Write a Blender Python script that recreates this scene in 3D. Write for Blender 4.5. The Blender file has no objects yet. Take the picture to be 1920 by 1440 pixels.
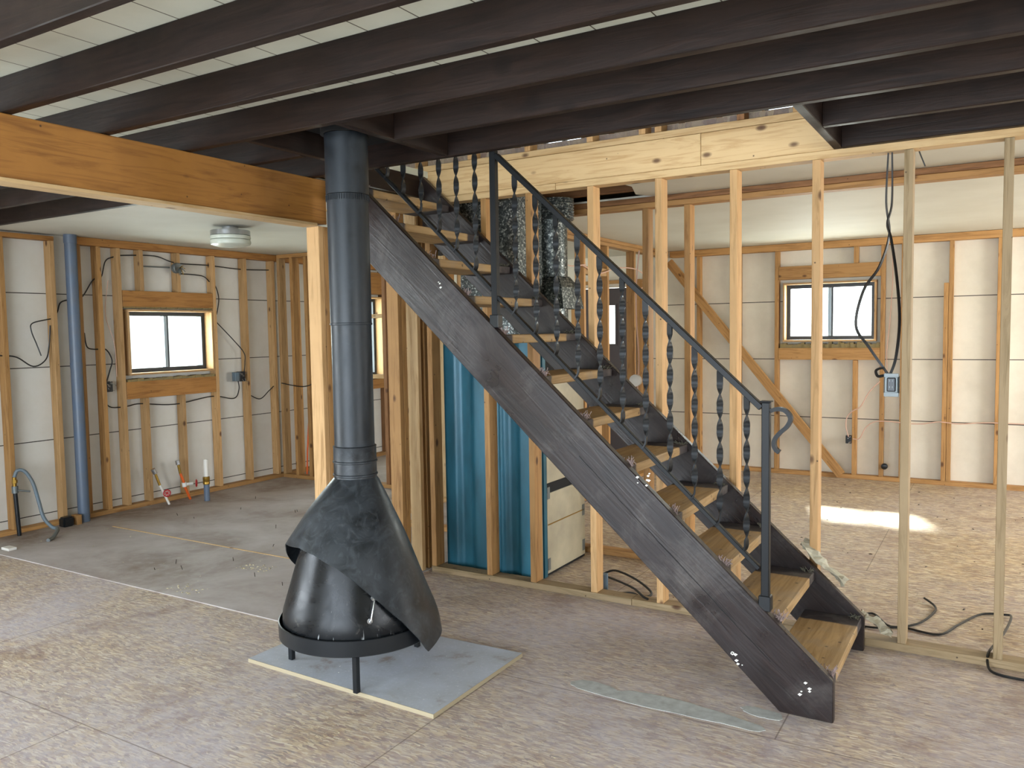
import bpy, bmesh, math, random
from mathutils import Vector, Matrix
random.seed(7)
S = bpy.context.scene
COL = S.collection

# ------------------------------------------------------------------ camera
cam_d = bpy.data.cameras.new('camera'); cam = bpy.data.objects.new('camera', cam_d); COL.objects.link(cam)
cam_d.sensor_width = 36.0; cam_d.sensor_fit = 'HORIZONTAL'
cam_d.lens = 1524.29 / 1920 * 36.0
cam_d.clip_start = 0.05; cam_d.clip_end = 300
R_ = Vector((0.857314, 0.514542, -0.016130)); D_ = Vector((0.019695, -0.064093, -0.997750)); F_ = Vector((-0.514418, 0.855067, -0.065081))
m = Matrix.Identity(4)
for i in range(3):
    m[i][0] = R_[i]; m[i][1] = -D_[i]; m[i][2] = -F_[i]
m[0][3], m[1][3], m[2][3] = 0, 0, 1.55
cam.matrix_world = m
S.camera = cam
S.view_settings.view_transform = 'Standard'; S.view_settings.look = 'None'
S.view_settings.exposure = 0.44; S.view_settings.gamma = 1.0
S.view_settings.use_curve_mapping = False
S.cycles.max_bounces = 9; S.cycles.diffuse_bounces = 6; S.cycles.glossy_bounces = 4
S.cycles.transparent_max_bounces = 12; S.cycles.caustics_reflective = False; S.cycles.caustics_refractive = False
S.cycles.sample_clamp_indirect = 6.0

# ------------------------------------------------------------------ sky and sun
W = bpy.data.worlds.new('sky'); S.world = W; W.use_nodes = True
nt = W.node_tree; nt.nodes.clear()
wo = nt.nodes.new('ShaderNodeOutputWorld'); bg = nt.nodes.new('ShaderNodeBackground')
tc = nt.nodes.new('ShaderNodeTexCoord'); sx = nt.nodes.new('ShaderNodeSeparateXYZ'); rp = nt.nodes.new('ShaderNodeValToRGB')
nt.links.new(tc.outputs['Generated'], sx.inputs[0]); nt.links.new(sx.outputs['Z'], rp.inputs[0])
rp.color_ramp.elements[0].position = 0.0; rp.color_ramp.elements[0].color = (0.95, 0.98, 1.0, 1)
rp.color_ramp.elements[1].position = 0.7; rp.color_ramp.elements[1].color = (0.50, 0.68, 1.0, 1)
nt.links.new(rp.outputs[0], bg.inputs[0]); bg.inputs[1].default_value = 4.2
nt.links.new(bg.outputs[0], wo.inputs[0])
sun_d = bpy.data.lights.new('sun', 'SUN'); sun = bpy.data.objects.new('sun', sun_d); COL.objects.link(sun)
sun_d.energy = 24.0; sun_d.angle = math.radians(4.5); sun_d.color = (1.0, 0.95, 0.86)
sun.rotation_euler = Vector((0.36, -1.08, -1.0)).to_track_quat('-Z', 'Y').to_euler()

def daylight(name, loc, rot, sx_, sy_, power, col=(0.86, 0.93, 1.0)):
    d = bpy.data.lights.new(name, 'AREA'); d.shape = 'RECTANGLE'; d.size = sx_; d.size_y = sy_
    d.energy = power; d.color = col
    o = bpy.data.objects.new(name, d); COL.objects.link(o); o.location = loc; o.rotation_euler = rot
    return o
H = math.pi / 2
# area lamps for sky light
daylight('skylight_front_doors', (-1.6, -3.13, 1.15), (H, 0, 0), 4.6, 2.0, 265, (0.74, 0.86, 1.0))
daylight('skylight_left_door', (-6.90, -0.3, 1.2), (H, 0, -H), 2.6, 2.0, 125, (0.80, 0.90, 1.0))
daylight('fill_right_opening', (3.43, 1.0, 1.4), (H, 0, H), 2.4, 1.3, 55, (0.95, 0.97, 1.0))  # lamp and its opening added to brighten the main room
daylight('skylight_right_room', (3.43, 6.9, 1.45), (H, 0, H), 2.4, 1.4, 135, (1.0, 0.985, 0.95))
daylight('skylight_window_left', (-6.90, 4.93, 1.5), (H, 0, -H), 0.85, 0.5, 22, (0.95, 1.0, 0.98))
daylight('skylight_window_back', (-1.5, 8.99, 1.69), (H, 0, math.pi), 0.8, 0.5, 24, (1.0, 1.0, 0.97))
daylight('skylight_far_left', (-6.90, 7.5, 1.5), (H, 0, -H), 0.8, 0.9, 24, (0.95, 1.0, 0.95))
daylight('fill_upstairs', (-1.5, -3.13, 3.9), (H, 0, 0), 7.0, 1.6, 75, (1.0, 0.99, 0.95))  # lamp behind an added opening, to brighten the upper floor

# ------------------------------------------------------------------ materials
def lin(c):
    if isinstance(c, str):
        c = [int(c[i:i+2], 16) / 255 for i in (1, 3, 5)]
    return tuple((x / 12.92 if x <= 0.04045 else ((x + 0.055) / 1.055) ** 2.4) for x in c) + (1,)
class NT:
    def __init__(s, name):
        s.m = bpy.data.materials.new(name); s.m.use_nodes = True; s.t = s.m.node_tree
        s.b = s.t.nodes['Principled BSDF']
    def n(s, typ, **kw):
        x = s.t.nodes.new('ShaderNode' + typ)
        for k, v in kw.items():
            if k.startswith('i_'):
                x.inputs[k[2:].replace('_', ' ')].default_value = v
            else: setattr(x, k, v)
        return x
    def l(s, a, b): s.t.links.new(a, b)
    def coord(s, scale=(1, 1, 1), rnd=True):
        c = s.n('TexCoord'); out = c.outputs['Object']
        if rnd:
            oi = s.n('ObjectInfo'); mu = s.n('Math', operation='MULTIPLY'); mu.inputs[1].default_value = 23.0
            s.l(oi.outputs['Random'], mu.inputs[0])
            ad = s.n('VectorMath', operation='ADD'); s.l(out, ad.inputs[0]); s.l(mu.outputs[0], ad.inputs[1]); out = ad.outputs[0]
        mp = s.n('Mapping'); mp.inputs['Scale'].default_value = scale; s.l(out, mp.inputs[0])
        return mp.outputs[0]
    def noise(s, vec, scale, detail=4, rough=0.55, dist=0.0):
        x = s.n('TexNoise'); x.inputs['Scale'].default_value = scale; x.inputs['Detail'].default_value = detail
        x.inputs['Roughness'].default_value = rough; x.inputs['Distortion'].default_value = dist; s.l(vec, x.inputs[0]); return x.outputs[0]
    def ramp(s, fac, stops, interp='LINEAR'):
        r = s.n('ValToRGB'); e = r.color_ramp.elements; r.color_ramp.interpolation = interp
        while len(e) < len(stops): e.new(0.5)
        for k, (p, c) in enumerate(stops):
            e[k].position = p; e[k].color = c if len(c) == 4 else tuple(c) + (1,)
        s.l(fac, r.inputs[0]); return r.outputs[0]
    def mix(s, fac, a, b, mode='MIX'):
        x = s.n('Mix', data_type='RGBA', blend_type=mode)
        for v, sock in ((fac, 0), (a, 6), (b, 7)):
            if hasattr(v, 'links'): s.l(v, x.inputs[sock])
            else: x.inputs[sock].default_value = v
        return x.outputs[2]
    def bump(s, h, strength=0.3, dist=0.01):
        x = s.n('Bump'); x.inputs['Strength'].default_value = strength; x.inputs['Distance'].default_value = dist
        s.l(h, x.inputs['Height']); s.l(x.outputs[0], s.b.inputs['Normal'])
    def out(s, col=None, rough=0.6, metal=0.0, spec=0.5):
        if col is not None:
            if hasattr(col, 'links'): s.l(col, s.b.inputs['Base Color'])
            else: s.b.inputs['Base Color'].default_value = col
        if hasattr(rough, 'links'): s.l(rough, s.b.inputs['Roughness'])
        else: s.b.inputs['Roughness'].default_value = rough
        s.b.inputs['Metallic'].default_value = metal
        s.b.inputs['Specular IOR Level'].default_value = spec
        return s.m
def BW(x): return (x, x, x, 1)
AX = {'X': 0, 'Y': 1, 'Z': 2}
def wood(name, light, dark, axis, knots=True, rough=0.62, var=0.25, knotcol='#4a2a14', grime=0.25):
    t = NT(name); k = AX[axis]
    sc = [1.0, 1.0, 1.0]; sc[k] = 0.07
    v = t.coord(tuple(sc))
    g = t.noise(v, 34, 5, 0.6, 1.2)
    col = t.ramp(g, [(0.30, lin(dark)), (0.52, lin(light)), (0.8, lin(light))])
    v1 = t.coord((1, 1, 1)); blot = t.noise(v1, 5.5, 3)
    col = t.mix(t.ramp(blot, [(0.35, BW(0)), (0.75, BW(grime))]), col, lin(dark))
    if knots:
        sk = [4.3, 4.3, 4.3]; sk[k] = 2.3
        vk = t.coord(tuple(sk)); vo = t.n('TexVoronoi'); vo.inputs['Scale'].default_value = 1.7; t.l(vk, vo.inputs[0])
        kf = t.ramp(vo.outputs['Distance'], [(0.0, BW(1)), (0.07, BW(0.8)), (0.13, BW(0))])
        col = t.mix(kf, col, lin(knotcol))
        vn = t.coord((1, 1, 1)); v2 = t.n('TexVoronoi'); v2.inputs['Scale'].default_value = 11; t.l(vn, v2.inputs[0])
        nf = t.ramp(v2.outputs['Distance'], [(0.0, BW(0.9)), (0.035, BW(0.8)), (0.06, BW(0))])
        col = t.mix(nf, col, lin('#33241a'))
    oi = t.n('ObjectInfo'); mr = t.n('MapRange'); mr.inputs[3].default_value = 1 - var; mr.inputs[4].default_value = 1 + var * 0.5
    t.l(oi.outputs['Random'], mr.inputs[0])
    hs = t.n('HueSaturation'); t.l(mr.outputs[0], hs.inputs['Value']); t.l(col, hs.inputs['Color'])
    t.bump(g, 0.18, 0.004)
    return t.out(hs.outputs[0], rough, 0, 0.35)
PAL = {'tan': ('#bd9768', '#99764a'), 'orange': ('#b28753', '#8a6236'), 'pale': ('#c8aa7d', '#ab8859'), 'grey': ('#a08a69', '#7d6948'),
       'header': ('#a8773f', '#83572a'), 'raw': ('#8f6540', '#664426'), 'beam': ('#9c6b31', '#7c5122')}
_wm = {}
def WD(p, axis, **kw):
    k = p + '_' + axis
    if k not in _wm: _wm[k] = wood('wood_' + k, PAL[p][0], PAL[p][1], axis, **kw)
    return _wm[k]
WD('beam', 'Y', var=0.05, grime=0.35); WD('pale', 'X', var=0.08, grime=0.15)
SLR = math.atan(0.918)
def dark_paint(name, col, col2, axis, rough=0.42, scuff=0.0, rot=0.0):
    t = NT(name); sc = [1, 1, 1]; sc[AX[axis]] = 0.08
    if rot:
        m0 = t.n('Mapping'); m0.inputs['Rotation'].default_value = (0, -rot, 0); t.l(t.coord((1, 1, 1)), m0.inputs[0])
        m1 = t.n('Mapping'); m1.inputs['Scale'].default_value = tuple(sc); t.l(m0.outputs[0], m1.inputs[0]); gv = m1.outputs[0]
    else: gv = t.coord(tuple(sc))
    g = t.noise(gv, 26, 4, 0.6, 1.5)
    c = t.ramp(g, [(0.3, lin(col2)), (0.7, lin(col))])
    vk = t.coord((3.2, 3.2, 3.2)); vo = t.n('TexVoronoi'); vo.inputs['Scale'].default_value = 1.1; t.l(vk, vo.inputs[0])
    kf = t.ramp(vo.outputs['Distance'], [(0.0, BW(.9)), (0.1, BW(0.6)), (0.17, BW(0))])
    c = t.mix(kf, c, lin(col2))
    r = t.ramp(t.noise(t.coord((1, 1, 1)), 4, 5), [(0.3, BW(rough - 0.1)), (0.7, BW(rough + 0.15))])
    if scuff:
        s1 = t.noise(t.coord((1, 1, 1)), 2.6, 7, 0.7, 0.5)
        c = t.mix(t.ramp(s1, [(0.52, BW(0)), (0.74, BW(scuff))]), c, lin('#7a746f'))
        s2 = t.noise(t.coord((1, 1, 1)), 22, 3, 0.6)
        c = t.mix(t.ramp(s2, [(0.77, BW(0)), (0.80, BW(0.7))]), c, lin('#b8b4b0'))
    t.bump(g, 0.35, 0.004)
    return t.out(c, r, 0, 0.45 if rot else 0.22)
M = {}
M['joist'] = dark_paint('dark_brown_joist_stain', '#2c1f19', '#18100d', 'X', 0.5)
M['joistY'] = dark_paint('dark_brown_joist_stain_cross', '#2c1f19', '#18100d', 'Y', 0.5)
M['stringer'] = dark_paint('dark_brown_stringer_paint', '#291e1c', '#150f0f', 'X', 0.34, 0.30, SLR)
def plain(name, col, rough=0.5, metal=0.0, spec=0.5, nz=0.0, nscale=12):
    t = NT(name)
    if nz:
        n = t.noise(t.coord(), nscale, 5)
        c = t.mix(t.ramp(n, [(0.35, BW(0)), (0.7, BW(nz))]), lin(col), lin('#6b655c'))
        return t.out(c, rough, metal, spec)
    return t.out(lin(col), rough, metal, spec)
M['cable'] = plain('black_cable_sheath', '#141414', 0.45)
M['romex'] = plain('pinkish_white_cable', '#c9a491', 0.5)
M['blackmetal'] = plain('black_iron', '#1d2023', 0.33, 0.3)
M['rail'] = plain('black_wrought_iron', '#101214', 0.45, 0.0, 0.25)
M['foamgap'] = plain('dry_expanding_foam', '#8c7a4c', 0.9, nz=.6, nscale=60)
M['void'] = plain('black_void_and_duct', '#0c0c0c', 0.9)  # painted darkness of the chimney void; also black duct, crack and cabinet body
M['white'] = plain('white_plastic', '#d8d6cf', 0.4)
M['red'] = plain('red_valve_wheel', '#a51f25', 0.4)
M['orangepex'] = plain('orange_pex_pipe', '#d05a1c', 0.4)
M['bluepipe'] = plain('grey_blue_plastic_pipe', '#53647a', 0.4, nz=.25, nscale=8)
M['brass'] = plain('brass', '#9a7a35', 0.35, 0.8)
M['chrome'] = plain('chrome', '#b7babd', 0.2, 0.9)
M['greybox'] = plain('grey_steel_box', '#6f7779', 0.45, 0.5, nz=.4)
M['bluegrey'] = plain('blue_grey_box_plastic', '#5c6e7a', 0.5, nz=.4)
M['frame'] = plain('dark_bronze_window_frame', '#2b3036', 0.4, 0.2)
M['alum'] = plain('pale_aluminium_window_rail', '#8f9da6', 0.35, 0.6)
M['cream'] = plain('cream_enamel_panel', '#b3ab92', 0.5, nz=.4, nscale=5)
M['paper'] = plain('torn_builders_paper', '#b3ad98', 0.7, nz=.4, nscale=20)
M['frost'] = plain('frosted_lamp_glass', '#c9d0c4', 0.25)
M['compound'] = plain('grey_white_floor_compound', '#aeb0ac', 0.8, nz=.4, nscale=24)
M['doorpaint'] = plain('dark_brown_door_paint', '#3b302f', 0.5)
M['tuft'] = plain('pink_grey_carpet_yarn', '#9b8583', 0.9, nz=.8, nscale=140)
M['tuft2'] = plain('grey_green_carpet_backing', '#5b5a4c', 0.95, nz=.5, nscale=60)
M['chip'] = plain('wood_chips_and_dust', '#b9ad8f', 0.9)
M['nail'] = plain('rusty_nail', '#3a2c24', 0.6, 0.4)
M['siding'] = plain('sun_block_siding', '#b8b5ab', 0.8)

def glass():
    t = NT('window_glass'); t.t.nodes.remove(t.b)
    tr = t.n('BsdfTransparent'); tr.inputs[0].default_value = (0.93, 0.97, 0.96, 1)
    gl = t.n('BsdfGlossy'); gl.inputs['Roughness'].default_value = 0.03
    mx = t.n('MixShader'); mx.inputs[0].default_value = 0.06
    t.l(tr.outputs[0], mx.inputs[1]); t.l(gl.outputs[0], mx.inputs[2])
    o = [x for x in t.t.nodes if x.type == 'OUTPUT_MATERIAL'][0]; t.l(mx.outputs[0], o.inputs[0])
    return t.m
M['glass'] = glass()

def osb():
    t = NT('osb_sheathing_floor')
    base = t.n('TexCoord').outputs['Object']
    wn = t.n('TexNoise'); wn.inputs['Scale'].default_value = 13; wn.inputs['Detail'].default_value = 3; t.l(base, wn.inputs[0])
    sub = t.n('VectorMath', operation='SUBTRACT'); t.l(wn.outputs['Color'], sub.inputs[0]); sub.inputs[1].default_value = (.5, .5, .5)
    scl = t.n('VectorMath', operation='SCALE'); scl.inputs['Scale'].default_value = 0.03; t.l(sub.outputs[0], scl.inputs[0])
    ad = t.n('VectorMath', operation='ADD'); t.l(base, ad.inputs[0]); t.l(scl.outputs[0], ad.inputs[1])
    cols = []
    for rot, s_, k in ((1.42, (22, 140, 1), 1.0), (2.05, (25, 155, 1), 1.0), (0.35, (26, 140, 1), 1.0)):
        mp = t.n('Mapping'); mp.inputs['Rotation'].default_value = (0, 0, rot); mp.inputs['Scale'].default_value = s_
        t.l(ad.outputs[0], mp.inputs[0])
        vo = t.n('TexVoronoi', voronoi_dimensions='2D'); vo.inputs['Scale'].default_value = 1.0; t.l(mp.outputs[0], vo.inputs[0])
        sp = t.n('SeparateColor'); t.l(vo.outputs['Color'], sp.inputs[0]); cols.append((sp, vo))
    c0 = t.ramp(cols[0][0].outputs[0], [(0.0, lin('#65503a')), (0.22, lin('#917856')), (0.5, lin('#ae946a')), (0.78, lin('#c4ad82')), (1, lin('#dccaa2'))])
    c1 = t.ramp(cols[1][0].outputs[0], [(0.0, lin('#74513c')), (0.3, lin('#a5845c')), (0.7, lin('#bda272')), (1, lin('#d6c194'))])
    c2 = t.ramp(cols[2][0].outputs[0], [(0.0, lin('#846349')), (0.5, lin('#b59b70')), (1, lin('#ded0ae'))])
    f1 = t.ramp(cols[1][0].outputs[1], [(0.5, BW(0)), (0.52, BW(1))]); f2 = t.ramp(cols[2][0].outputs[1], [(0.6, BW(0)), (0.62, BW(1))])
    c = t.mix(f1, c0, c1); c = t.mix(f2, c, c2)
    for rot, s_ in ((1.42, (22, 140, 1)), (2.05, (25, 155, 1))):
        mp = t.n('Mapping'); mp.inputs['Rotation'].default_value = (0, 0, rot); mp.inputs['Scale'].default_value = s_
        t.l(ad.outputs[0], mp.inputs[0])
        ve = t.n('TexVoronoi', voronoi_dimensions='2D', feature='DISTANCE_TO_EDGE'); ve.inputs['Scale'].default_value = 1.0; t.l(mp.outputs[0], ve.inputs[0])
        gate = t.noise(base, 6, 4, 0.7)
        kk = t.mix(1.0, t.ramp(ve.outputs['Distance'], [(0.0, BW(0.85)), (0.07, BW(0))]), t.ramp(gate, [(0.42, BW(0)), (0.58, BW(1))]), 'MULTIPLY')
        c = t.mix(kk, c, lin('#57412f'))
    # grey-lilac plaster dust in broad drifts, heavier towards the front of the room, and darker trodden stains
    big = t.noise(base, 0.9, 6, 0.6, 0.4)
    sy = t.n('SeparateXYZ'); t.l(base, sy.inputs[0]); my = t.n('MapRange'); my.inputs[1].default_value = 3.9; my.inputs[2].default_value = 4.7; my.inputs[3].default_value = 1.0; my.inputs[4].default_value = 0.5; t.l(sy.outputs['Y'], my.inputs[0])
    dm = t.mix(1.0, t.ramp(big, [(0.36, BW(0.30)), (0.62, BW(0.82))]), my.outputs[0], 'MULTIPLY')
    fd = t.noise(base, 18, 5, 0.75, 0.5)
    dm = t.mix(1.0, dm, t.ramp(fd, [(0.3, BW(0.55)), (0.6, BW(1))]), 'MULTIPLY')
    c = t.mix(dm, c, lin('#b3adb4'))
    st = t.noise(base, 2.1, 5, 0.65, 0.6)
    c = t.mix(t.ramp(st, [(0.55, BW(0)), (0.72, BW(0.45))]), c, lin('#6f4d3e'))
    fine = t.noise(base, 70, 3, 0.7)
    c = t.mix(t.ramp(fine, [(0.62, BW(0)), (0.74, BW(0.35))]), c, lin('#c8c2b6'))
    # sheet joints
    br = t.n('TexBrick', offset=0.5); br.inputs['Scale'].default_value = 1.0; br.inputs['Mortar Size'].default_value = 0.003
    br.inputs['Brick Width'].default_value = 2.44; br.inputs['Row Height'].default_value = 1.22
    br.inputs['Color1'].default_value = BW(0); br.inputs['Color2'].default_value = BW(0); br.inputs['Mortar'].default_value = BW(1)
    mp = t.n('Mapping'); mp.inputs['Location'].default_value = (0.7, 0.62, 0); t.l(base, mp.inputs[0]); t.l(mp.outputs[0], br.inputs[0])
    c = t.mix(t.mix(1.0, br.outputs['Color'], BW(0.55), 'MULTIPLY'), c, lin('#4f4034'))
    t.bump(cols[0][0].outputs[2], 0.22, 0.004)
    rr = t.ramp(big, [(0.3, BW(0.55)), (0.7, BW(0.75))])
    return t.out(c, rr, 0, 0.4)
M['osb'] = osb()
def slab():
    t = NT('dusty_grey_underlayment'); v = t.coord((1, 1, 1), False)
    n1 = t.noise(v, 1.3, 6, 0.62, 0.4); n2 = t.noise(v, 14, 5, 0.6)
    c = t.ramp(n1, [(0.3, lin('#bab4b2')), (0.5, lin('#a39a95')), (0.68, lin('#7a695e'))])
    c = t.mix(t.ramp(n2, [(0.5, BW(0)), (0.75, BW(0.4))]), c, lin('#b4b0aa'))
    return t.out(c, 0.62, 0, 0.4)
M['slab'] = slab()
def hearth():
    t = NT('plaster_dusted_hearth_board'); v = t.coord((1, 1, 1), False)
    n1 = t.noise(v, 5, 6, 0.6, 0.3); n2 = t.noise(v, 60, 3, 0.7)
    c = t.ramp(n1, [(0.3, lin('#aeb3bd')), (0.58, lin('#a3a6ab')), (0.7, lin('#8b8078'))])
    c = t.mix(t.ramp(n2, [(0.55, BW(0)), (0.8, BW(0.5))]), c, lin('#c9cdd2'))
    return t.out(c, 0.7, 0, 0.4)
M['hearth'] = hearth()
def foam(name, off, col='#cbc5b8', axis='wall'):
    t = NT(name); base = t.n('TexCoord').outputs['Object']
    sp = t.n('SeparateXYZ'); t.l(base, sp.inputs[0])
    a = t.n('Math', operation='ADD'); a.inputs[1].default_value = -off + 6.05; t.l(sp.outputs['Z'], a.inputs[0])
    md = t.n('Math', operation='MODULO'); md.inputs[1].default_value = 0.605; t.l(a.outputs[0], md.inputs[0])
    sub = t.n('Math', operation='SUBTRACT'); sub.inputs[1].default_value = 0.004; t.l(md.outputs[0], sub.inputs[0])
    ab = t.n('Math', operation='ABSOLUTE'); t.l(sub.outputs[0], ab.inputs[0])
    lt = t.n('Math', operation='LESS_THAN'); lt.inputs[1].default_value = 0.004; t.l(ab.outputs[0], lt.inputs[0])
    n = t.noise(base, 3.0, 6, 0.65)
    c = t.mix(t.ramp(n, [(0.4, BW(0)), (0.75, BW(0.35))]), lin(col), lin('#b5ad9b'))
    c = t.mix(lt.outputs[0], c, lin('#45423c'))
    return t.out(c, 0.75, 0, 0.3)
M['foamL'] = foam('white_foam_board_shaded', 1.31 - 0.605, '#cdcbc4')  # greyer copy of the board: dimmer light of the left wall in its colour
M['foamB'] = foam('white_foam_board_lit', 1.204, '#e2dccd')  # lighter copy of the same board, the brighter room put into its colour
def planks():
    t = NT('cream_painted_ceiling_planks'); base = t.n('TexCoord').outputs['Object']
    sp = t.n('SeparateXYZ'); t.l(base, sp.inputs[0])
    a = t.n('Math', operation='ADD'); a.inputs[1].default_value = 20.0; t.l(sp.outputs['X'], a.inputs[0])
    md = t.n('Math', operation='MODULO'); md.inputs[1].default_value = 0.205; t.l(a.outputs[0], md.inputs[0])
    lt = t.n('Math', operation='LESS_THAN'); lt.inputs[1].default_value = 0.005; t.l(md.outputs[0], lt.inputs[0])
    n = t.noise(base, 4, 5)
    c = t.mix(t.ramp(n, [(0.4, BW(0)), (0.8, BW(0.4))]), lin('#d3d6c8'), lin('#b0b2a2'))
    c = t.mix(lt.outputs[0], c, lin('#4a4436'))
    return t.out(c, 0.55, 0, 0.4)
M['planks'] = planks()
def drywall():
    t = NT('painted_ceiling_board'); v = t.coord((1, 1, 1), False); n = t.noise(v, 2.2, 5)
    return t.out(t.mix(t.ramp(n, [(0.4, BW(0)), (0.75, BW(0.3))]), lin('#d3d2c6'), lin('#b5b1a0')), 0.7, 0, 0.25)
M['drywall'] = drywall()
def galv():
    t = NT('spangled_galvanised_steel'); v = t.coord((1, 1, 1), False)
    vo = t.n('TexVoronoi'); vo.inputs['Scale'].default_value = 105; t.l(v, vo.inputs[0])
    sp = t.n('SeparateColor'); t.l(vo.outputs['Color'], sp.inputs[0])
    c = t.ramp(sp.outputs[0], [(0, lin('#3a3f40')), (0.6, lin('#5d6463')), (0.85, lin('#8b918e')), (1, lin('#c0c4c0'))])
    r = t.ramp(sp.outputs[1], [(0, BW(0.3)), (1, BW(0.6))])
    return t.out(c, r, 0.75, 0.5)
M['galv'] = galv()
def teal():
    t = NT('teal_enamel_furnace_steel'); v = t.coord((1, 1, 0.25), False); n = t.noise(v, 9, 5)
    c = t.ramp(n, [(0.3, lin('#1b4d5c')), (0.6, lin('#28657a')), (0.8, lin('#347486'))])
    return t.out(c, 0.4, 0.15, 0.5)
M['teal'] = teal()
def stove(name, c1, c2, c3, lo, hi, r0, r1, streak=False, metal=.15, spec=.4):
    t = NT(name); v = t.coord((1, 1, 1), False)
    n1 = t.noise(v, 4.5, 6, 0.62, 1.8); n2 = t.noise(v, 13, 5, 0.6, 2.5)
    c = t.ramp(n1, [(0.36, lin(c1)), (0.55, lin(c2))])
    c = t.mix(t.ramp(n2, [(lo, BW(0)), (hi, BW(0.55))]), c, lin(c3))
    if streak:
        s = t.noise(t.coord((1, 1, 0.12), False), 55, 2, 0.5)
        z = t.noise(v, 3.3, 2)
        k = t.mix(1.0, t.ramp(s, [(0.66, BW(0)), (0.70, BW(1))]), t.ramp(z, [(0.52, BW(0)), (0.6, BW(1))]), 'MULTIPLY')
        c = t.mix(k, c, lin('#b0b3b3'))
    return t.out(c, t.ramp(n1, [(0.35, BW(r0)), (0.65, BW(r1))]), metal, spec)
M['hood'] = stove('smudged_black_hood_steel', '#191c1f', '#2d3135', '#454a4f', 0.5, 0.72, 0.3, 0.5)
M['shell'] = stove('scratched_firebox_steel_reflections', '#0b0c0e', '#131517', '#4f4d47', 0.62, 0.74, 0.22, 0.38, True, 0.0, 0.22)  # lighter warm blotches are reflections painted into the black steel
M['pipe'] = stove('matt_black_stove_pipe', '#1b1f23', '#24292e', '#353b41', 0.6, 0.8, 0.38, 0.52)
def tread():
    t = NT('bare_pine_tread_with_dark_painted_ends'); c0 = t.n('TexCoord').outputs['Object']
    g = t.noise(t.coord((1, 0.07, 1)), 26, 5, 0.6, 1.5)
    c = t.ramp(g, [(0.3, lin('#8f7148')), (0.6, lin('#b29468'))])
    sp = t.n('SeparateXYZ'); t.l(c0, sp.inputs[0])
    n = t.noise(t.coord(), 20, 3); ad = t.n('Math', operation='MULTIPLY_ADD'); ad.inputs[1].default_value = 0.03; t.l(n, ad.inputs[0]); t.l(sp.outputs['Y'], ad.inputs[2])
    e = t.ramp(ad.outputs[0], [(0.0, BW(1)), (0.085, BW(1)), (0.10, BW(0)), (0.655, BW(0)), (0.67, BW(1))])
    c = t.mix(e, c, lin('#3b3536'))
    v2 = t.n('TexVoronoi'); v2.inputs['Scale'].default_value = 15; t.l(t.coord(), v2.inputs[0])
    c = t.mix(t.ramp(v2.outputs['Distance'], [(0.0, BW(.8)), (0.09, BW(.7)), (0.14, BW(0))]), c, lin('#3c2b1c'))
    d = t.noise(t.coord(), 7, 5)
    c = t.mix(t.ramp(d, [(0.5, BW(0)), (0.72, BW(0.45))]), c, lin('#8c857c'))
    t.bump(g, .2, .003)
    return t.out(c, 0.65, 0, 0.35)
M['tread'] = tread()
def ground():
    t = NT('pale_gravel_yard'); n = t.noise(t.coord((1, 1, 1), False), 3, 6)
    return t.out(t.ramp(n, [(0.3, lin('#8f8d7d')), (0.7, lin('#b5b3a0'))]), 0.9)
M['ground'] = ground()

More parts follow.
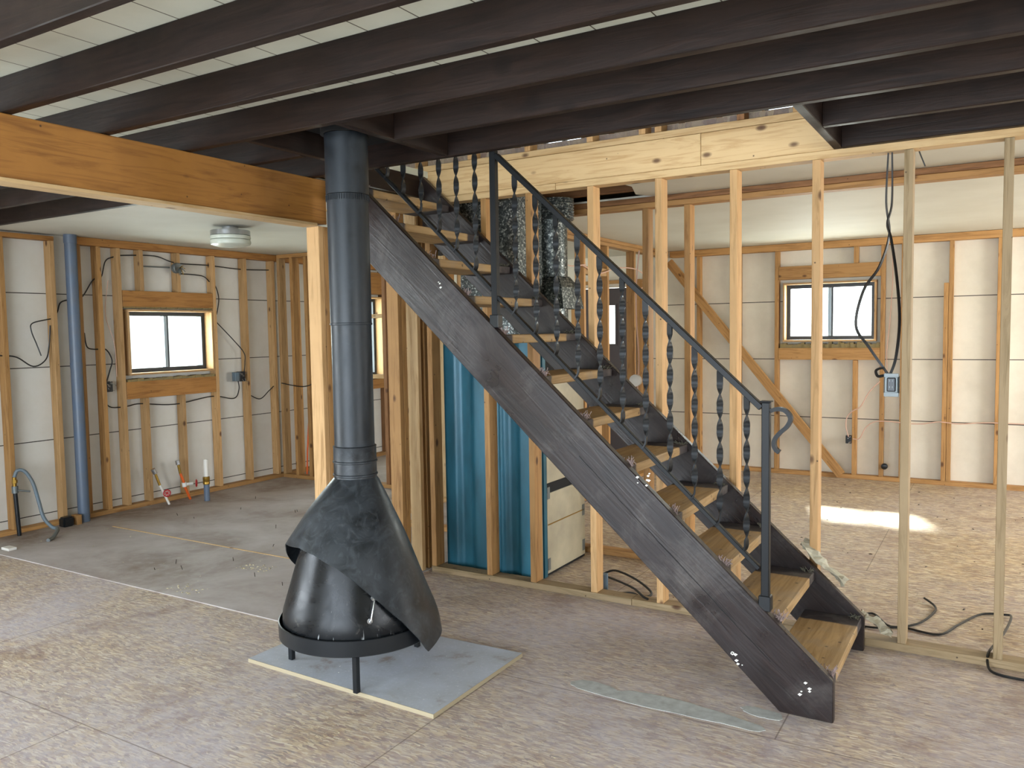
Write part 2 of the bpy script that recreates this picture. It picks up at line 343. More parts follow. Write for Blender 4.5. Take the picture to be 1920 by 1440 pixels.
# ------------------------------------------------------------------ mesh helpers
class MB:
    def __init__(s): s.bm = bmesh.new()
    def box(s, x0, x1, y0, y1, z0, z1):
        v = [s.bm.verts.new((x, y, z)) for x in (x0, x1) for y in (y0, y1) for z in (z0, z1)]
        for f in ((0, 1, 3, 2), (4, 6, 7, 5), (0, 4, 5, 1), (2, 3, 7, 6), (0, 2, 6, 4), (1, 5, 7, 3)):
            s.bm.faces.new([v[i] for i in f])
        return s
    def prism(s, pts, axis, a, b):
        def P(u, w, t):
            return {'Y': (u, t, w), 'X': (t, u, w), 'Z': (u, w, t)}[axis]
        v0 = [s.bm.verts.new(P(u, w, a)) for u, w in pts]; v1 = [s.bm.verts.new(P(u, w, b)) for u, w in pts]
        s.bm.faces.new(v0); s.bm.faces.new(v1[::-1]); n = len(pts)
        for i in range(n): s.bm.faces.new((v0[i], v1[i], v1[(i+1) % n], v0[(i+1) % n]))
        return s
    def sweep(s, pts, sec, twist=None, cap=True):
        """sweep a closed cross-section (list of (u,v)) along 3-D points"""
        pts = [Vector(p) for p in pts]; n = len(pts)
        up = Vector((0, 0, 1)); t0 = (pts[1] - pts[0]).normalized()
        if abs(t0.dot(up)) > 0.9: up = Vector((1, 0, 0))
        nrm = (up - t0 * up.dot(t0)).normalized(); rings = []
        for i in range(n):
            t = (pts[min(i+1, n-1)] - pts[max(i-1, 0)]).normalized()
            nrm = (nrm - t * nrm.dot(t)).normalized(); bi = t.cross(nrm)
            a = twist(i) if twist else 0.0; ca, sa = math.cos(a), math.sin(a)
            rings.append([s.bm.verts.new(pts[i] + nrm * (u * ca - v * sa) + bi * (u * sa + v * ca)) for u, v in sec])
        m_ = len(sec)
        for i in range(n - 1):
            for j in range(m_):
                s.bm.faces.new((rings[i][j], rings[i][(j+1) % m_], rings[i+1][(j+1) % m_], rings[i+1][j]))
        if cap: s.bm.faces.new(rings[0][::-1]); s.bm.faces.new(rings[-1])
        return s
    def tube(s, pts, r, seg=8, smooth_n=0):
        if smooth_n: pts = catmull(pts, smooth_n)
        return s.sweep(pts, [(r * math.cos(2*math.pi*k/seg), r * math.sin(2*math.pi*k/seg)) for k in range(seg)])
    def lathe(s, prof, cx, cy, seg=48, closed=False):
        rings = []
        for r, z in prof:
            rings.append([s.bm.verts.new((cx + r*math.cos(2*math.pi*k/seg), cy + r*math.sin(2*math.pi*k/seg), z)) for k in range(seg)])
        if closed: rings.append(rings[0])
        for i in range(len(rings) - 1):
            for k in range(seg): s.bm.faces.new((rings[i][k], rings[i][(k+1) % seg], rings[i+1][(k+1) % seg], rings[i+1][k]))
        if not closed:
            s.bm.faces.new(rings[0][::-1]); s.bm.faces.new(rings[-1])
        return s
    def xf(s, mtx): bmesh.ops.transform(s.bm, matrix=mtx, verts=s.bm.verts); return s
    def bevel(s, w=0.003, seg=1):
        bmesh.ops.bevel(s.bm, geom=list(s.bm.edges), offset=w, segments=seg, affect='EDGES', clamp_overlap=True); return s
    def build(s, name, mat, parent=None, smooth=False, loc=None):
        bmesh.ops.recalc_face_normals(s.bm, faces=s.bm.faces)
        me = bpy.data.meshes.new(name); s.bm.to_mesh(me); s.bm.free()
        if smooth:
            for p in me.polygons: p.use_smooth = True
            me.set_sharp_from_angle(angle=math.radians(38))
        me.materials.append(M[mat] if isinstance(mat, str) else mat)
        o = bpy.data.objects.new(name, me); COL.objects.link(o)
        if parent: o.parent = parent
        if loc is not None: o.location = loc
        return o
def catmull(P, n):
    P = [Vector(p) for p in P]; out = []
    for i in range(len(P) - 1):
        p0 = P[max(i-1, 0)]; p1 = P[i]; p2 = P[i+1]; p3 = P[min(i+2, len(P)-1)]
        for k in range(n):
            t = k / n
            out.append(0.5 * ((2*p1) + (p2-p0)*t + (2*p0-5*p1+4*p2-p3)*t*t + (-p0+3*p1-3*p2+p3)*t*t*t))
    out.append(P[-1]); return out
def tag(o, label=None, cat=None, group=None, kind=None):
    for k, v in (('label', label), ('category', cat), ('group', group), ('kind', kind)):
        if v: o[k] = v
    return o
def empty(name, loc=(0, 0, 0), label=None, cat=None, group=None, kind=None):
    o = bpy.data.objects.new(name, None); o.empty_display_size = 0.1; COL.objects.link(o); o.location = loc
    return tag(o, label, cat, group, kind)
def bx(name, x0, x1, y0, y1, z0, z1, mat, parent=None, bev=0.002):
    """box whose own origin is its corner; when parented, the parent stands at the world origin"""
    mb = MB().box(0, x1-x0, 0, y1-y0, 0, z1-z0)
    if bev: mb.bevel(bev)
    return mb.build(name, mat, parent, loc=(x0, y0, z0))
def struct(o, label=None): o['kind'] = 'structure'; 
def st(o, label, cat):
    o['kind'] = 'structure'; o['label'] = label; o['category'] = cat; return o

# ------------------------------------------------------------------ floor, outer shell
st(MB().box(-6.86, 3.4, -3.1, 8.95, -0.05, 0).build('floor', 'osb'), 'oriented strand board subfloor with plaster dust', 'floor')
st(MB().box(-6.76, -3.17, 3.03, 8.85, 0.0, 0.006).build('floor_underlayment', 'slab'), 'dusty grey underlayment sheets on the floor of the left bay', 'floor')
tag(MB().box(-60, 60, -60, 70, -0.5, -0.35).build('yard_ground', 'ground'), 'pale gravel ground outside the windows', 'ground', None, 'structure')

def wall_with_holes(name, axis, at0, at1, a0, a1, z0, z1, holes, mat, label):
    """axis='X': wall plane is constant X from at0..at1 spanning Y a0..a1; holes=(b0,b1,z0,z1)"""
    mb = MB()
    def B(u0, u1, w0, w1):
        if u1 - u0 < 1e-4 or w1 - w0 < 1e-4: return
        if axis == 'X': mb.box(at0, at1, u0, u1, w0, w1)
        else: mb.box(u0, u1, at0, at1, w0, w1)
    us = sorted({a0, a1} | {h[0] for h in holes} | {h[1] for h in holes})
    for u0, u1 in zip(us, us[1:]):
        cuts = sorted((h[2], h[3]) for h in holes if h[0] <= u0 + 1e-6 and h[1] >= u1 - 1e-6); w = z0
        for c0, c1 in cuts: B(u0, u1, w, c0); w = c1
        B(u0, u1, w, z1)
    return st(mb.build(name, mat), label, 'wall')
TOP = 5.0
wall_with_holes('wall_left', 'X', -6.86, -6.76, -3.1, 8.95, -0.05, TOP, [(4.47, 5.39, 1.205, 1.80), (-1.6, 1.0, 0.05, 2.2), (7.05, 7.97, 1.0, 2.0)], 'foamL', 'white foam board outer wall behind the left studs')
wall_with_holes('wall_back', 'Y', 8.85, 8.95, -6.76, 3.3, -0.05, TOP, [(-1.96, -1.06, 1.39, 2.0), (-4.42, -3.58, 0.0, 2.04), (-2.2, -1.35, 3.45, 4.3), (-4.85, -4.27, 3.45, 4.3)], 'foamB', 'white foam board outer wall of the right hand room')
wall_with_holes('wall_front', 'Y', -3.1, -3.0, -6.76, 3.3, -0.05, TOP, [(-4.0, 0.8, 0.05, 2.2), (-5.0, 2.0, 3.1, 4.7)], 'foamB', 'front wall behind the viewpoint')  # upper opening added to let light onto the upper floor
wall_with_holes('wall_right', 'X', 3.3, 3.4, -3.1, 8.95, -0.05, TOP, [(-0.3, 2.3, 0.7, 2.1), (5.6, 8.2, 0.7, 2.15)], 'foamB', 'right outer wall beyond the picture edge')  # nearer opening added to let more light into the main room
st(MB().box(-8.9, 4.0, -3.8, 9.05, TOP, TOP + 0.15).build('ceiling_upper', 'drywall'), 'roof deck over the upper floor, left eave added against the sun', 'ceiling')  # left eave stretched far out, unseen, to keep sun off left windows

# ------------------------------------------------------------------ ceilings
dk = MB()
XA, XB = -3.10, -0.70       # stair opening
dk.box(-6.76, 3.3, -3.0, 3.26, 2.513, 2.553); dk.box(-6.76, XA, 3.26, 4.17, 2.513, 2.553); dk.box(XB, 3.3, 3.26, 4.17, 2.513, 2.553)
st(dk.build('ceiling', 'planks'), 'cream painted plank ceiling above the dark joists', 'ceiling')
st(MB().box(-6.76, 3.3, 4.26, 8.85, 2.60, 2.64).build('ceiling_subfloor', 'osb'), 'upper subfloor over the rear rooms', 'ceiling')
st(MB().box(-6.76, -4.40, 3.27, 8.85, 2.402, 2.414).build('ceiling_left', 'drywall'), 'smooth painted ceiling board over the left bay', 'ceiling')
st(MB().box(-4.40, -3.26, 3.27, 8.85, 2.402, 2.414).build('ceiling_bay', 'drywall'), 'smooth painted ceiling board beside the ochre beam', 'ceiling')
cr = MB(); cr.prism([(-1.97, 4.27), (3.3, 4.27), (3.3, 5.06), (-1.95, 5.06), (-2.02, 4.93), (-1.93, 4.65)], 'Z', 2.408, 2.42)
cr.box(-3.24, 3.3, 5.06, 8.85, 2.408, 2.42)
st(cr.build('ceiling_right', 'drywall'), 'painted ceiling board over the right hand room with torn left edge', 'ceiling')

# ------------------------------------------------------------------ dark joists
JG = 'dark brown ceiling joists'
def joist(x0, x1, far, label, top=2.5125):
    return tag(bx('ceiling_joist', x0, x1, far - 0.04, far, 2.385, top, 'joist', None, 0.003), label, 'joist', JG)
joist(-6.74, 3.28, 1.31, 'dark brown joist crossing the extreme top left corner of the picture')
joist(-6.74, 3.28, 1.70, 'dark brown joist between the two widest cream ceiling strips')
joist(-6.74, 3.28, 2.09, 'dark brown joist just before the thin cream ceiling sliver')
joist(-6.74, 3.28, 2.485, 'dark brown joist passing in front of the stove pipe hole')
joist(-2.27, 3.28, 2.855, 'dark brown joist butting into the right side of the stove pipe hole')
joist(-6.74, -2.83, 2.855, 'short dark joist stopping at the left side of the stove pipe hole')
joist(-6.74, 3.28, 3.26, 'dark brown joist along the near edge of the stair opening')
joist(-0.66, 3.28, 3.69, 'short dark joist right of the stair opening, halfway to the stud wall')
joist(-0.66, 3.28, 4.165, 'short dark joist right of the stair opening, against the stud wall')
def crossj(x, y0, y1, label):
    return tag(bx('header_joist', x, x + 0.04, y0, y1, 2.387, 2.512, 'joistY', None, 0.003), label, 'joist')
crossj(-0.70, 3.262, 4.168, 'dark cross joist closing the right end of the stair opening')
crossj(-2.83, 2.487, 3.218, 'dark cross joist closing the left side of the stove pipe hole')
crossj(-2.31, 2.487, 3.218, 'dark cross joist closing the right side of the stove pipe hole')
crossj(-3.14, 3.262, 4.168, 'dark cross joist at the top landing end of the stair opening')
tag(bx('chimney_void_panel', -2.788, -2.312, 2.49, 3.215, 2.495, 2.505, 'void', None, 0), 'black panel standing for the dark void above the stove pipe', 'plate')  # dark sheet added to stand for the shade inside the chimney void
for k, (y, x1) in enumerate(((4.50, -2.0), (4.86, -1.98))):
    tag(bx('bare_joist', -4.3, x1 + 0.3, y, y + 0.04, 2.422, 2.60, WD('raw', 'X')), ('bare brown joist exposed beside the torn ceiling, nearer the stud wall', 'bare brown joist exposed beside the torn ceiling, nearer the inner wall')[k], 'joist')

# ------------------------------------------------------------------ ochre beam and post
b = empty('support_beam', (0, 0, 0), 'long ochre pine beam carrying the joists at left', 'beam')
bx('board', -3.208, -3.17, -2.9, 3.335, 2.146, 2.383, WD('beam', 'Y'), b, 0.003)
bx('board', -3.248, -3.21, -2.9, 3.335, 2.146, 2.383, WD('beam', 'Y'), b, 0.003)
bx('edge_strip', -3.262, -3.156, -2.9, 3.25, 2.130, 2.1455, WD('pale', 'Y'), b)
p = empty('support_post', (0, 0, 0), 'pale pine post under the end of the ochre beam, behind the stove pipe', 'post')
bx('stud', -3.245, -3.155, 3.252, 3.29, 0.006, 2.13, WD('tan', 'Z'), p, .003)
bx('stud', -3.245, -3.155, 3.292, 3.33, 0.006, 2.13, WD('orange', 'Z'), p, .003)

# ------------------------------------------------------------------ middle stud wall
def stud_frame(name, label): return empty(name, (0, 0, 0), label, 'wall frame')
mw = stud_frame('partition_frame', 'open pine stud wall running behind the staircase')
PX0 = -3.14
for x0, x1 in ((PX0, -1.75), (-1.748, 3.28)):
    bx('sole_plate', x0, x1, 4.171, 4.26, 0.0, 0.038, WD('grey', 'X'), mw)
for x0, x1 in ((PX0, -2.20), (-2.198, 3.28)):
    bx('top_plate', x0, x1, 4.171, 4.26, 2.35, 2.388, WD('pale', 'X'), mw)
pal_cycle = {-3.137: 'orange', -2.712: 'orange', -2.40: 'orange', -2.0: 'tan', -1.60: 'tan', -1.198: 'tan', -0.797: 'tan', -0.395: 'grey', -0.003: 'grey', 0.40: 'grey', 0.80: 'tan', 1.2: 'tan', 1.6: 'tan', 2.0: 'tan', 2.4: 'tan', 2.8: 'tan'}
for x, c in pal_cycle.items():
    bx('stud', x, x + 0.038, 4.171, 4.26, 0.039, 2.349, WD(c, 'Z'), mw)
rb = empty('rim_board', (0, 0, 0), 'broad pale knotty rim board on top of the stud wall', 'board')
bx('board', -4.3, -1.35, 4.171, 4.209, 2.389, 2.552, WD('pale', 'X'), rb, .002)
bx('board', -1.348, 3.28, 4.171, 4.209, 2.389, 2.552, WD('pale', 'X'), rb, .002)
up = empty('upper_wall_frame', (0, 0, 0), 'upper floor stud wall standing on the pale rim board', 'wall frame')
bx('sole_plate', -4.3, 3.28, 4.171, 4.26, 2.554, 2.590, WD('pale', 'X'), up)
for x in (-3.2, -2.8, -2.4, -2.0, -1.69, -1.60, -1.163, -0.89, -0.4, 0.0):
    bx('stud', x, x + 0.038, 4.171, 4.26, 2.591, TOP - 0.001, WD('raw' if int(x*10) % 2 else 'tan', 'Z'), up)
ub = stud_frame('upper_back_frame', 'upper floor studs against the far foam wall seen over the rim board')
k = 0
for i in range(14):
    x = -5.6 + 0.42 * i
    if -2.24 < x < -1.34 or -4.88 < x < -4.26: continue
    bx('stud', x, x + 0.04, 8.76, 8.848, 2.66, TOP - 0.001, WD('orange' if i % 3 else 'raw', 'Z'), ub)

# return of the wall on the beam line
rw = stud_frame('corner_studs', 'pair of wide orange studs between the stove pipe and the corner of the stud wall')
bx('stud', -3.26, -3.172, 3.93, 3.968, 0.006, 2.383, WD('orange', 'Z'), rw)
bx('stud', -3.26, -3.172, 3.97, 4.008, 0.006, 2.383, WD('orange', 'Z'), rw)
bx('stud', -3.27, -3.185, 4.135, 4.17, 0.006, 2.383, WD('pale', 'Z'), rw)
bx('stud', -3.27, -3.185, 4.205, 4.24, 0.006, 2.383, WD('orange', 'Z'), rw)

# ------------------------------------------------------------------ second partition (hall side)
sw = stud_frame('inner_partition_frame', 'second stud wall between the hall and the right hand room')
for x0, x1 in ((-4.3, -1.68),):
    bx('sole_plate', x0, x1, 5.05, 5.139, 0.0, 0.038, WD('orange', 'X'), sw)
bx('top_plate', -4.3, 3.28, 5.05, 5.139, 2.335, 2.369, WD('orange', 'X'), sw)
bx('top_plate', -4.3, 3.28, 5.05, 5.139, 2.371, 2.406, WD('raw', 'X'), sw)
for x in (-3.9, -3.5, -3.1, -2.7, -2.42, -2.025, -1.742):
    bx('stud', x, x + 0.040, 5.05, 5.139, 0.039, 2.334, WD('orange', 'Z'), sw)
yw = stud_frame('hall_partition_frame', 'orange stud wall running away beyond the hall to the dark door')
bx('top_plate', -3.29, -3.2, 5.141, 8.75, 2.335, 2.369, WD('orange', 'Y'), yw)
bx('top_plate', -3.29, -3.2, 5.141, 8.75, 2.371, 2.406, WD('orange', 'Y'), yw)
bx('sole_plate', -3.29, -3.2, 5.141, 8.75, 0.0, 0.038, WD('orange', 'Y'), yw)
for y in (5.7, 6.12, 6.59, 7.10, 7.76, 8.2, 8.66):
    bx('stud', -3.29, -3.2, y, y + 0.04, 0.039, 2.334, WD('orange', 'Z'), yw)
bx('header_board', -3.285, -3.205, 6.631, 7.099, 2.05, 2.12, WD('tan', 'Y'), yw)
bw = stud_frame('bath_partition_frame', 'short stud wall at the far end of the left bay')
bx('sole_plate', -6.66, -4.40, 6.22, 6.309, 0.006, 0.044, WD('orange', 'X'), bw)
bx('top_plate', -6.66, -4.40, 6.22, 6.309, 2.362, 2.40, WD('orange', 'X'), bw)
for x, c in ((-6.66, 'tan'), (-6.47, 'orange'), (-6.27, 'orange'), (-5.95, 'tan'), (-5.62, 'tan'), (-5.22, 'raw'), (-4.84, 'orange'), (-4.45, 'orange')):
    bx('stud', x, x + 0.040, 6.22, 6.309, 0.045, 2.361, WD(c, 'Z'), bw)
bx('blocking', -5.575, -5.225, 6.225, 6.305, 1.70, 1.738, WD('pale', 'X'), bw)
bx('blocking', -5.575, -5.225, 6.225, 6.305, 1.10, 1.138, WD('pale', 'X'), bw)
cw = stud_frame('closet_partition_frame', 'stud wall glimpsed between the corner studs and teal furnace')
bx('sole_plate', -4.39, -4.30, 5.40, 6.4, 0.006, 0.044, WD('pale', 'Y'), cw)
bx('top_plate', -4.39, -4.30, 5.15, 6.4, 2.362, 2.40, WD('orange', 'Y'), cw)
for y in (5.42, 5.98, 6.32):
    bx('stud', -4.39, -4.30, y, y + 0.04, 0.045, 2.361, WD('pale', 'Z'), cw)

# ------------------------------------------------------------------ left exterior wall framing
lw = stud_frame('left_wall_frame', 'orange studs and plates along the left outer wall')
X0, X1 = -6.757, -6.67
bx('sole_plate', X0, X1, -2.9, 3.84, 0.0, 0.038, WD('orange', 'Y'), lw)
bx('sole_plate', X0, X1, 4.02, 8.75, 0.006, 0.044, WD('orange', 'Y'), lw)
bx('top_plate', X0, X1, -2.9, 3.84, 2.348, 2.384, WD('header', 'Y'), lw)
bx('top_plate', X0, X1, 4.02, 8.75, 2.335, 2.40, WD('header', 'Y'), lw)
for yr, c in ((1.8, 'orange'), (2.22, 'orange'), (2.63, 'orange'), (3.04, 'orange'), (3.44, 'orange'), (3.838, 'tan')):
    bx('stud', X0, X1, yr - 0.038, yr, 0.039, 2.347, WD(c, 'Z'), lw)
for yr, c in ((4.061, 'orange'), (4.24, 'orange'), (4.424, 'tan'), (5.431, 'tan'), (5.824, 'tan'), (6.198, 'tan'), (6.56, 'orange'), (7.03, 'raw'), (8.02, 'raw'), (8.4, 'raw')):
    bx('stud', X0, X1, yr - 0.038, yr, 0.045, 2.334, WD(c, 'Z'), lw)
for yr in (4.646, 5.033):
    bx('cripple_stud', X0, X1, yr - 0.038, yr, 0.045, 0.994, WD('tan', 'Z'), lw)
    bx('cripple_stud', X0, X1, yr - 0.038, yr, 1.966, 2.334, WD('tan', 'Z'), lw)
bx('header_board', X0, X1 + .003, 4.428, 5.388, 1.822, 1.965, WD('header', 'Y'), lw)
bx('sill_board', X0, X1 + .003, 4.428, 5.388, 0.995, 1.150, WD('header', 'Y'), lw)
bx('header_board', X0, X1 + .003, 7.034, 7.98, 2.03, 2.30, WD('header', 'Y'), lw)
bx('sill_board', X0, X1 + .003, 7.034, 7.98, 0.86, 0.98, WD('header', 'Y'), lw)
gf = MB(); 
for i in range(30):
    y = 4.44 + i * 0.031; gf.box(-6.75, -6.672 + random.uniform(0, .012), y, y + 0.033, 1.150, 1.166 + random.uniform(0.0, 0.012))
    gf.box(-6.75, -6.69 + random.uniform(0, .012), y, y + 0.033, 1.808 - random.uniform(0, 0.002), 1.822)
gf.build('foam_gap', 'foamgap', lw)

# ------------------------------------------------------------------ windows
def window(name, axis, a0, a1, z0, z1, inner, outer, label, flip=1):
    """slider window in a hole; axis 'X' = in a wall of constant X. inner/outer = depth coords"""
    w = empty(name, (0, 0, 0)); st(w, label, 'window')
    def B(nm, u0, u1, d0, d1, c0, c1, mat, par=w, bev=.002):
        d0, d1 = min(d0, d1), max(d0, d1)
        if axis == 'X': return bx(nm, d0, d1, u0, u1, c0, c1, mat, par, bev)
        return bx(nm, u0, u1, d0, d1, c0, c1, mat, par, bev)
    s = 1 if outer > inner else -1; t = .019; e = .001
    wd = WD('tan', 'Y' if axis == 'X' else 'X')
    B('buck_board', a0 + e, a1 - e, inner, outer - s*.02, z0 + e, z0 + t, wd); B('buck_board', a0 + e, a1 - e, inner, outer - s*.02, z1 - t, z1 - e, wd)
    B('buck_board', a0 + e, a0 + t, inner, outer - s*.02, z0 + t + e, z1 - t - e, WD('tan', 'Z')); B('buck_board', a1 - t, a1 - e, inner, outer - s*.02, z0 + t + e, z1 - t - e, WD('tan', 'Z'))
    A0, A1, Z0, Z1 = a0 + t + .001, a1 - t - .001, z0 + t + .001, z1 - t - .001
    d0 = outer - s*.075; d1 = outer - s*.025; f = .037
    fr = MB()
    def fb(u0, u1, c0, c1):
        q = (min(d0, d1), max(d0, d1))
        if axis == 'X': fr.box(q[0], q[1], u0, u1, c0, c1)
        else: fr.box(u0, u1, q[0], q[1], c0, c1)
    fb(A0, A1, Z0, Z0 + f); fb(A0, A1, Z1 - f, Z1); fb(A0, A0 + f, Z0 + f, Z1 - f); fb(A1 - f, A1, Z0 + f, Z1 - f)
    fr.build('window_frame', 'frame', w)
    mid = (A0 + A1) / 2
    B('meeting_rail', mid - .02, mid + .012, d0 - s*.004, d1, Z0 + f, Z1 - f, 'alum')
    B('meeting_rail', mid + .013, mid + .03, d0 - s*.002, d1, Z0 + f, Z1 - f, 'frame')
    dm = (d0 + d1) / 2
    B('pane', A0 + f, mid - .02, dm - .002, dm + .002, Z0 + f, Z1 - f, 'glass', w, 0)
    B('pane', mid + .031, A1 - f, dm + s*.012 - .002, dm + s*.012 + .002, Z0 + f, Z1 - f, 'glass', w, 0)
    return w
window('window_1', 'X', 4.47, 5.39, 1.205, 1.80, -6.675, -6.86, 'small dark framed slider window in the left stud wall')
window('window_2', 'Y', -1.96, -1.06, 1.39, 2.0, 8.765, 8.95, 'small dark framed slider window in the far right wall')
window('window_3', 'X', 7.05, 7.97, 1.0, 2.0, -6.675, -6.86, 'far left window glimpsed between stove pipe and studs')
window('window_4', 'Y', -2.2, -1.35, 3.45, 4.3, 8.83, 8.95, 'upper floor window seen over the rim board near the cross joist')
window('window_5', 'Y', -4.85, -4.27, 3.45, 4.3, 8.83, 8.95, 'upper floor window seen over the rim board above the handrail')

# ------------------------------------------------------------------ back wall framing
bk = stud_frame('back_wall_frame', 'studs, plates and diagonal brace along the far right wall')
Y0, Y1 = 8.76, 8.847
bx('sole_plate', -3.19, 3.28, Y0, Y1, 0.0, 0.040, WD('orange', 'X'), bk)
bx('top_plate', -3.19, 3.28, Y0 - .003, Y1, 2.335, 2.405, WD('orange', 'X'), bk)
for x in (-2.88, -2.44, -2.04, -0.84, -0.43, -0.035, 0.37, 0.77, 1.2, 1.6, 2.0, 2.4, 2.8):
    bx('stud', x, x + 0.038, Y0, Y1, 0.041, 2.334, WD('orange', 'Z'), bk)
bx('stud', -1.022, -0.984, Y0, Y1, 0.041, 2.334, WD('orange', 'Z'), bk)
bx('stud', -0.472, -0.433, Y0, Y1, 0.041, 1.94, WD('orange', 'Z'), bk)
bx('cripple_stud', -1.272, -1.232, Y0, Y1, 0.041, 1.20, WD('orange', 'Z'), bk)
bx('cripple_stud', -1.272, -1.232, Y0, Y1, 2.172, 2.334, WD('orange', 'Z'), bk)
bx('cripple_stud', -1.66, -1.62, Y0, Y1, 0.041, 1.20, WD('orange', 'Z'), bk)
bx('header_board', -2.0, -1.024, Y0 - .003, Y1, 2.035, 2.17, WD('orange', 'X'), bk)
bx('sill_board', -2.0, -1.024, Y0 - .003, Y1, 1.205, 1.325, WD('orange', 'X'), bk)
gm = MB()
for i in range(32):
    x = -1.985 + i * 0.03; gm.box(x, x + 0.03, Y0 + .015 - random.uniform(0, .02), Y1, 1.326, 1.36 + random.uniform(0, .026))
gm.build('foam_gap', 'foamgap', bk)
dl = math.hypot(1.86, 2.30); ang = math.atan2(-2.30, 1.86)
db = MB().box(0, dl - 0.06, 0, 0.035, -0.045, 0.045).bevel(.002).build('diagonal_brace', WD('orange', 'X'), bk)
db.location = (-3.19, 8.722, 2.29); db.rotation_euler = (0, -ang, 0)

tag(MB().box(-12.5, -7.7, 8.3, 14.0, -0.34, 5.0).prism([(8.1, 5.0), (14.2, 5.0), (11.15, 6.4)], 'X', -12.7, -7.55).build('neighbouring_shed', 'siding'), 'pale sided shed added outside to block sun at the far left window', 'shed')  # shed added only to stop sun entering the far left window
# ------------------------------------------------------------------ dark door
dr = empty('door_1', (0, 0, 0)); st(dr, 'dark brown door with a narrow glass light beyond the hall studs', 'door')
dmb = MB(); DX0, DX1, G0, G1, GZ0, GZ1 = -4.38, -3.60, -4.16, -3.87, 1.38, 1.83
for (a, b_, c, d) in ((DX0, G0, 0.01, 2.03), (G1, DX1, 0.01, 2.03), (G0, G1, 0.01, GZ0), (G0, G1, GZ1, 2.03)): dmb.box(a, b_, 8.80, 8.84, c, d)
dmb.build('door_panel', 'doorpaint', dr)
for (a, b_, c, d) in ((G0 - .02, G0, GZ0 - .02, GZ1 + .02), (G1, G1 + .02, GZ0 - .02, GZ1 + .02), (G0, G1, GZ0 - .02, GZ0), (G0, G1, GZ1, GZ1 + .02)):
    bx('glass_bead', a, b_, 8.79, 8.80, c, d, 'doorpaint', dr, .001)
bx('pane', G0, G1, 8.818, 8.822, GZ0, GZ1, 'glass', dr, 0)
MB().lathe([(0.0001, 0), (.028, .004), (.03, .025), (.012, .035), (.012, .06)], 0, 0, 16).xf(Matrix.Translation((-3.66, 8.74, 1.0)) @ Matrix.Rotation(-H, 4, 'X')).build('door_handle', 'brass', dr, True)
bx('door_frame', -4.43, -4.39, 8.77, 8.86, 0.0, 2.08, WD('orange', 'Z'), dr); bx('door_frame', -3.59, -3.55, 8.77, 8.86, 0.0, 2.08, WD('orange', 'Z'), dr)
bx('door_frame', -4.43, -3.55, 8.77, 8.86, 2.081, 2.12, WD('orange', 'X'), dr)

# ------------------------------------------------------------------ staircase
RISE, RUN, Z1_, XN = 0.1955, 0.2128, 0.163, -0.541
SL = 0.918
def topz(x): return 0.166 + SL * (-0.531 - x)
def botz(x): return topz(x) - 0.352
stc = empty('staircase', (0, 0, 0), 'open riser staircase with dark brown stringers and bare pine treads', 'staircase')
def stringer_prof(xe):
    xb = -0.531 - (0.352 - 0.166) / SL
    return [(-0.531, 0.001), (xb, 0.001), (xe, botz(xe)), (xe, min(topz(xe), 2.5)), (-0.531 - (2.5 - 0.166) / SL if topz(xe) > 2.5 else xe - 1e-4, min(topz(xe), 2.5)), (-0.531, 0.166)]
MB().prism([(-0.531, 0.001), (-0.531 - 0.186/SL, 0.001), (-3.05, botz(-3.05)), (-3.05, topz(-3.05)), (-0.531, 0.166)], 'Y', 3.268, 3.308).bevel(.004).build('stringer', 'stringer', stc)
MB().prism([(-0.531, 0.001), (-0.531 - 0.186/SL, 0.001), (-3.09, botz(-3.09)), (-3.09, topz(-3.09)), (-0.531, 0.166)], 'Y', 4.087, 4.127).bevel(.004).build('stringer', 'stringer', stc)
for fx_, fz_, n_ in ((-1.318, 0.90, 7), (-0.90, 0.185, 6), (-0.63, 0.12, 5), (-2.36, 1.79, 3)):
    fm = MB()
    for i in range(n_):
        u, w_ = fx_ + random.uniform(-.035, .035), fz_ + random.uniform(-.03, .03); q = random.uniform(.003, .009)
        fm.prism([(u - q, w_), (u, w_ - q * .6), (u + q, w_ + q * .4), (u - q * .2, w_ + q * .8)], 'Y', 3.2668, 3.2679)
    f_ = fm.build('paint_flecks', 'white', stc); f_['kind'] = 'stuff'; f_['label'] = 'white paint flecks'
cr_ = MB(); P_ = []
for i in range(26):
    x_ = -1.62 + i * .034; P_.append((x_, botz(x_) + .17 + random.uniform(-.003, .003)))
cr_.prism(P_ + [(x, z - .0035) for x, z in P_[::-1]], 'Y', 3.2672, 3.2681)
c_ = cr_.build('crack', 'void', stc); c_['label'] = 'dark lengthwise crack'
def tuft_mesh(n, spread, h):
    mb = MB()
    for i in range(n):
        a = random.uniform(0, 6.28); x = random.uniform(-spread, spread); y = random.uniform(0, .03)
        pts = [Vector((x, y, 0)), Vector((x + .008*math.cos(a), y + .01*math.sin(a), h*random.uniform(.3, .6))), Vector((x + .022*math.cos(a), y + .02*math.sin(a), h*random.uniform(.1, 1.1)))]
        mb.sweep(catmull(pts, 3), [(.0016, 0), (-.0008, .0014), (-.0008, -.0014)])
    return mb
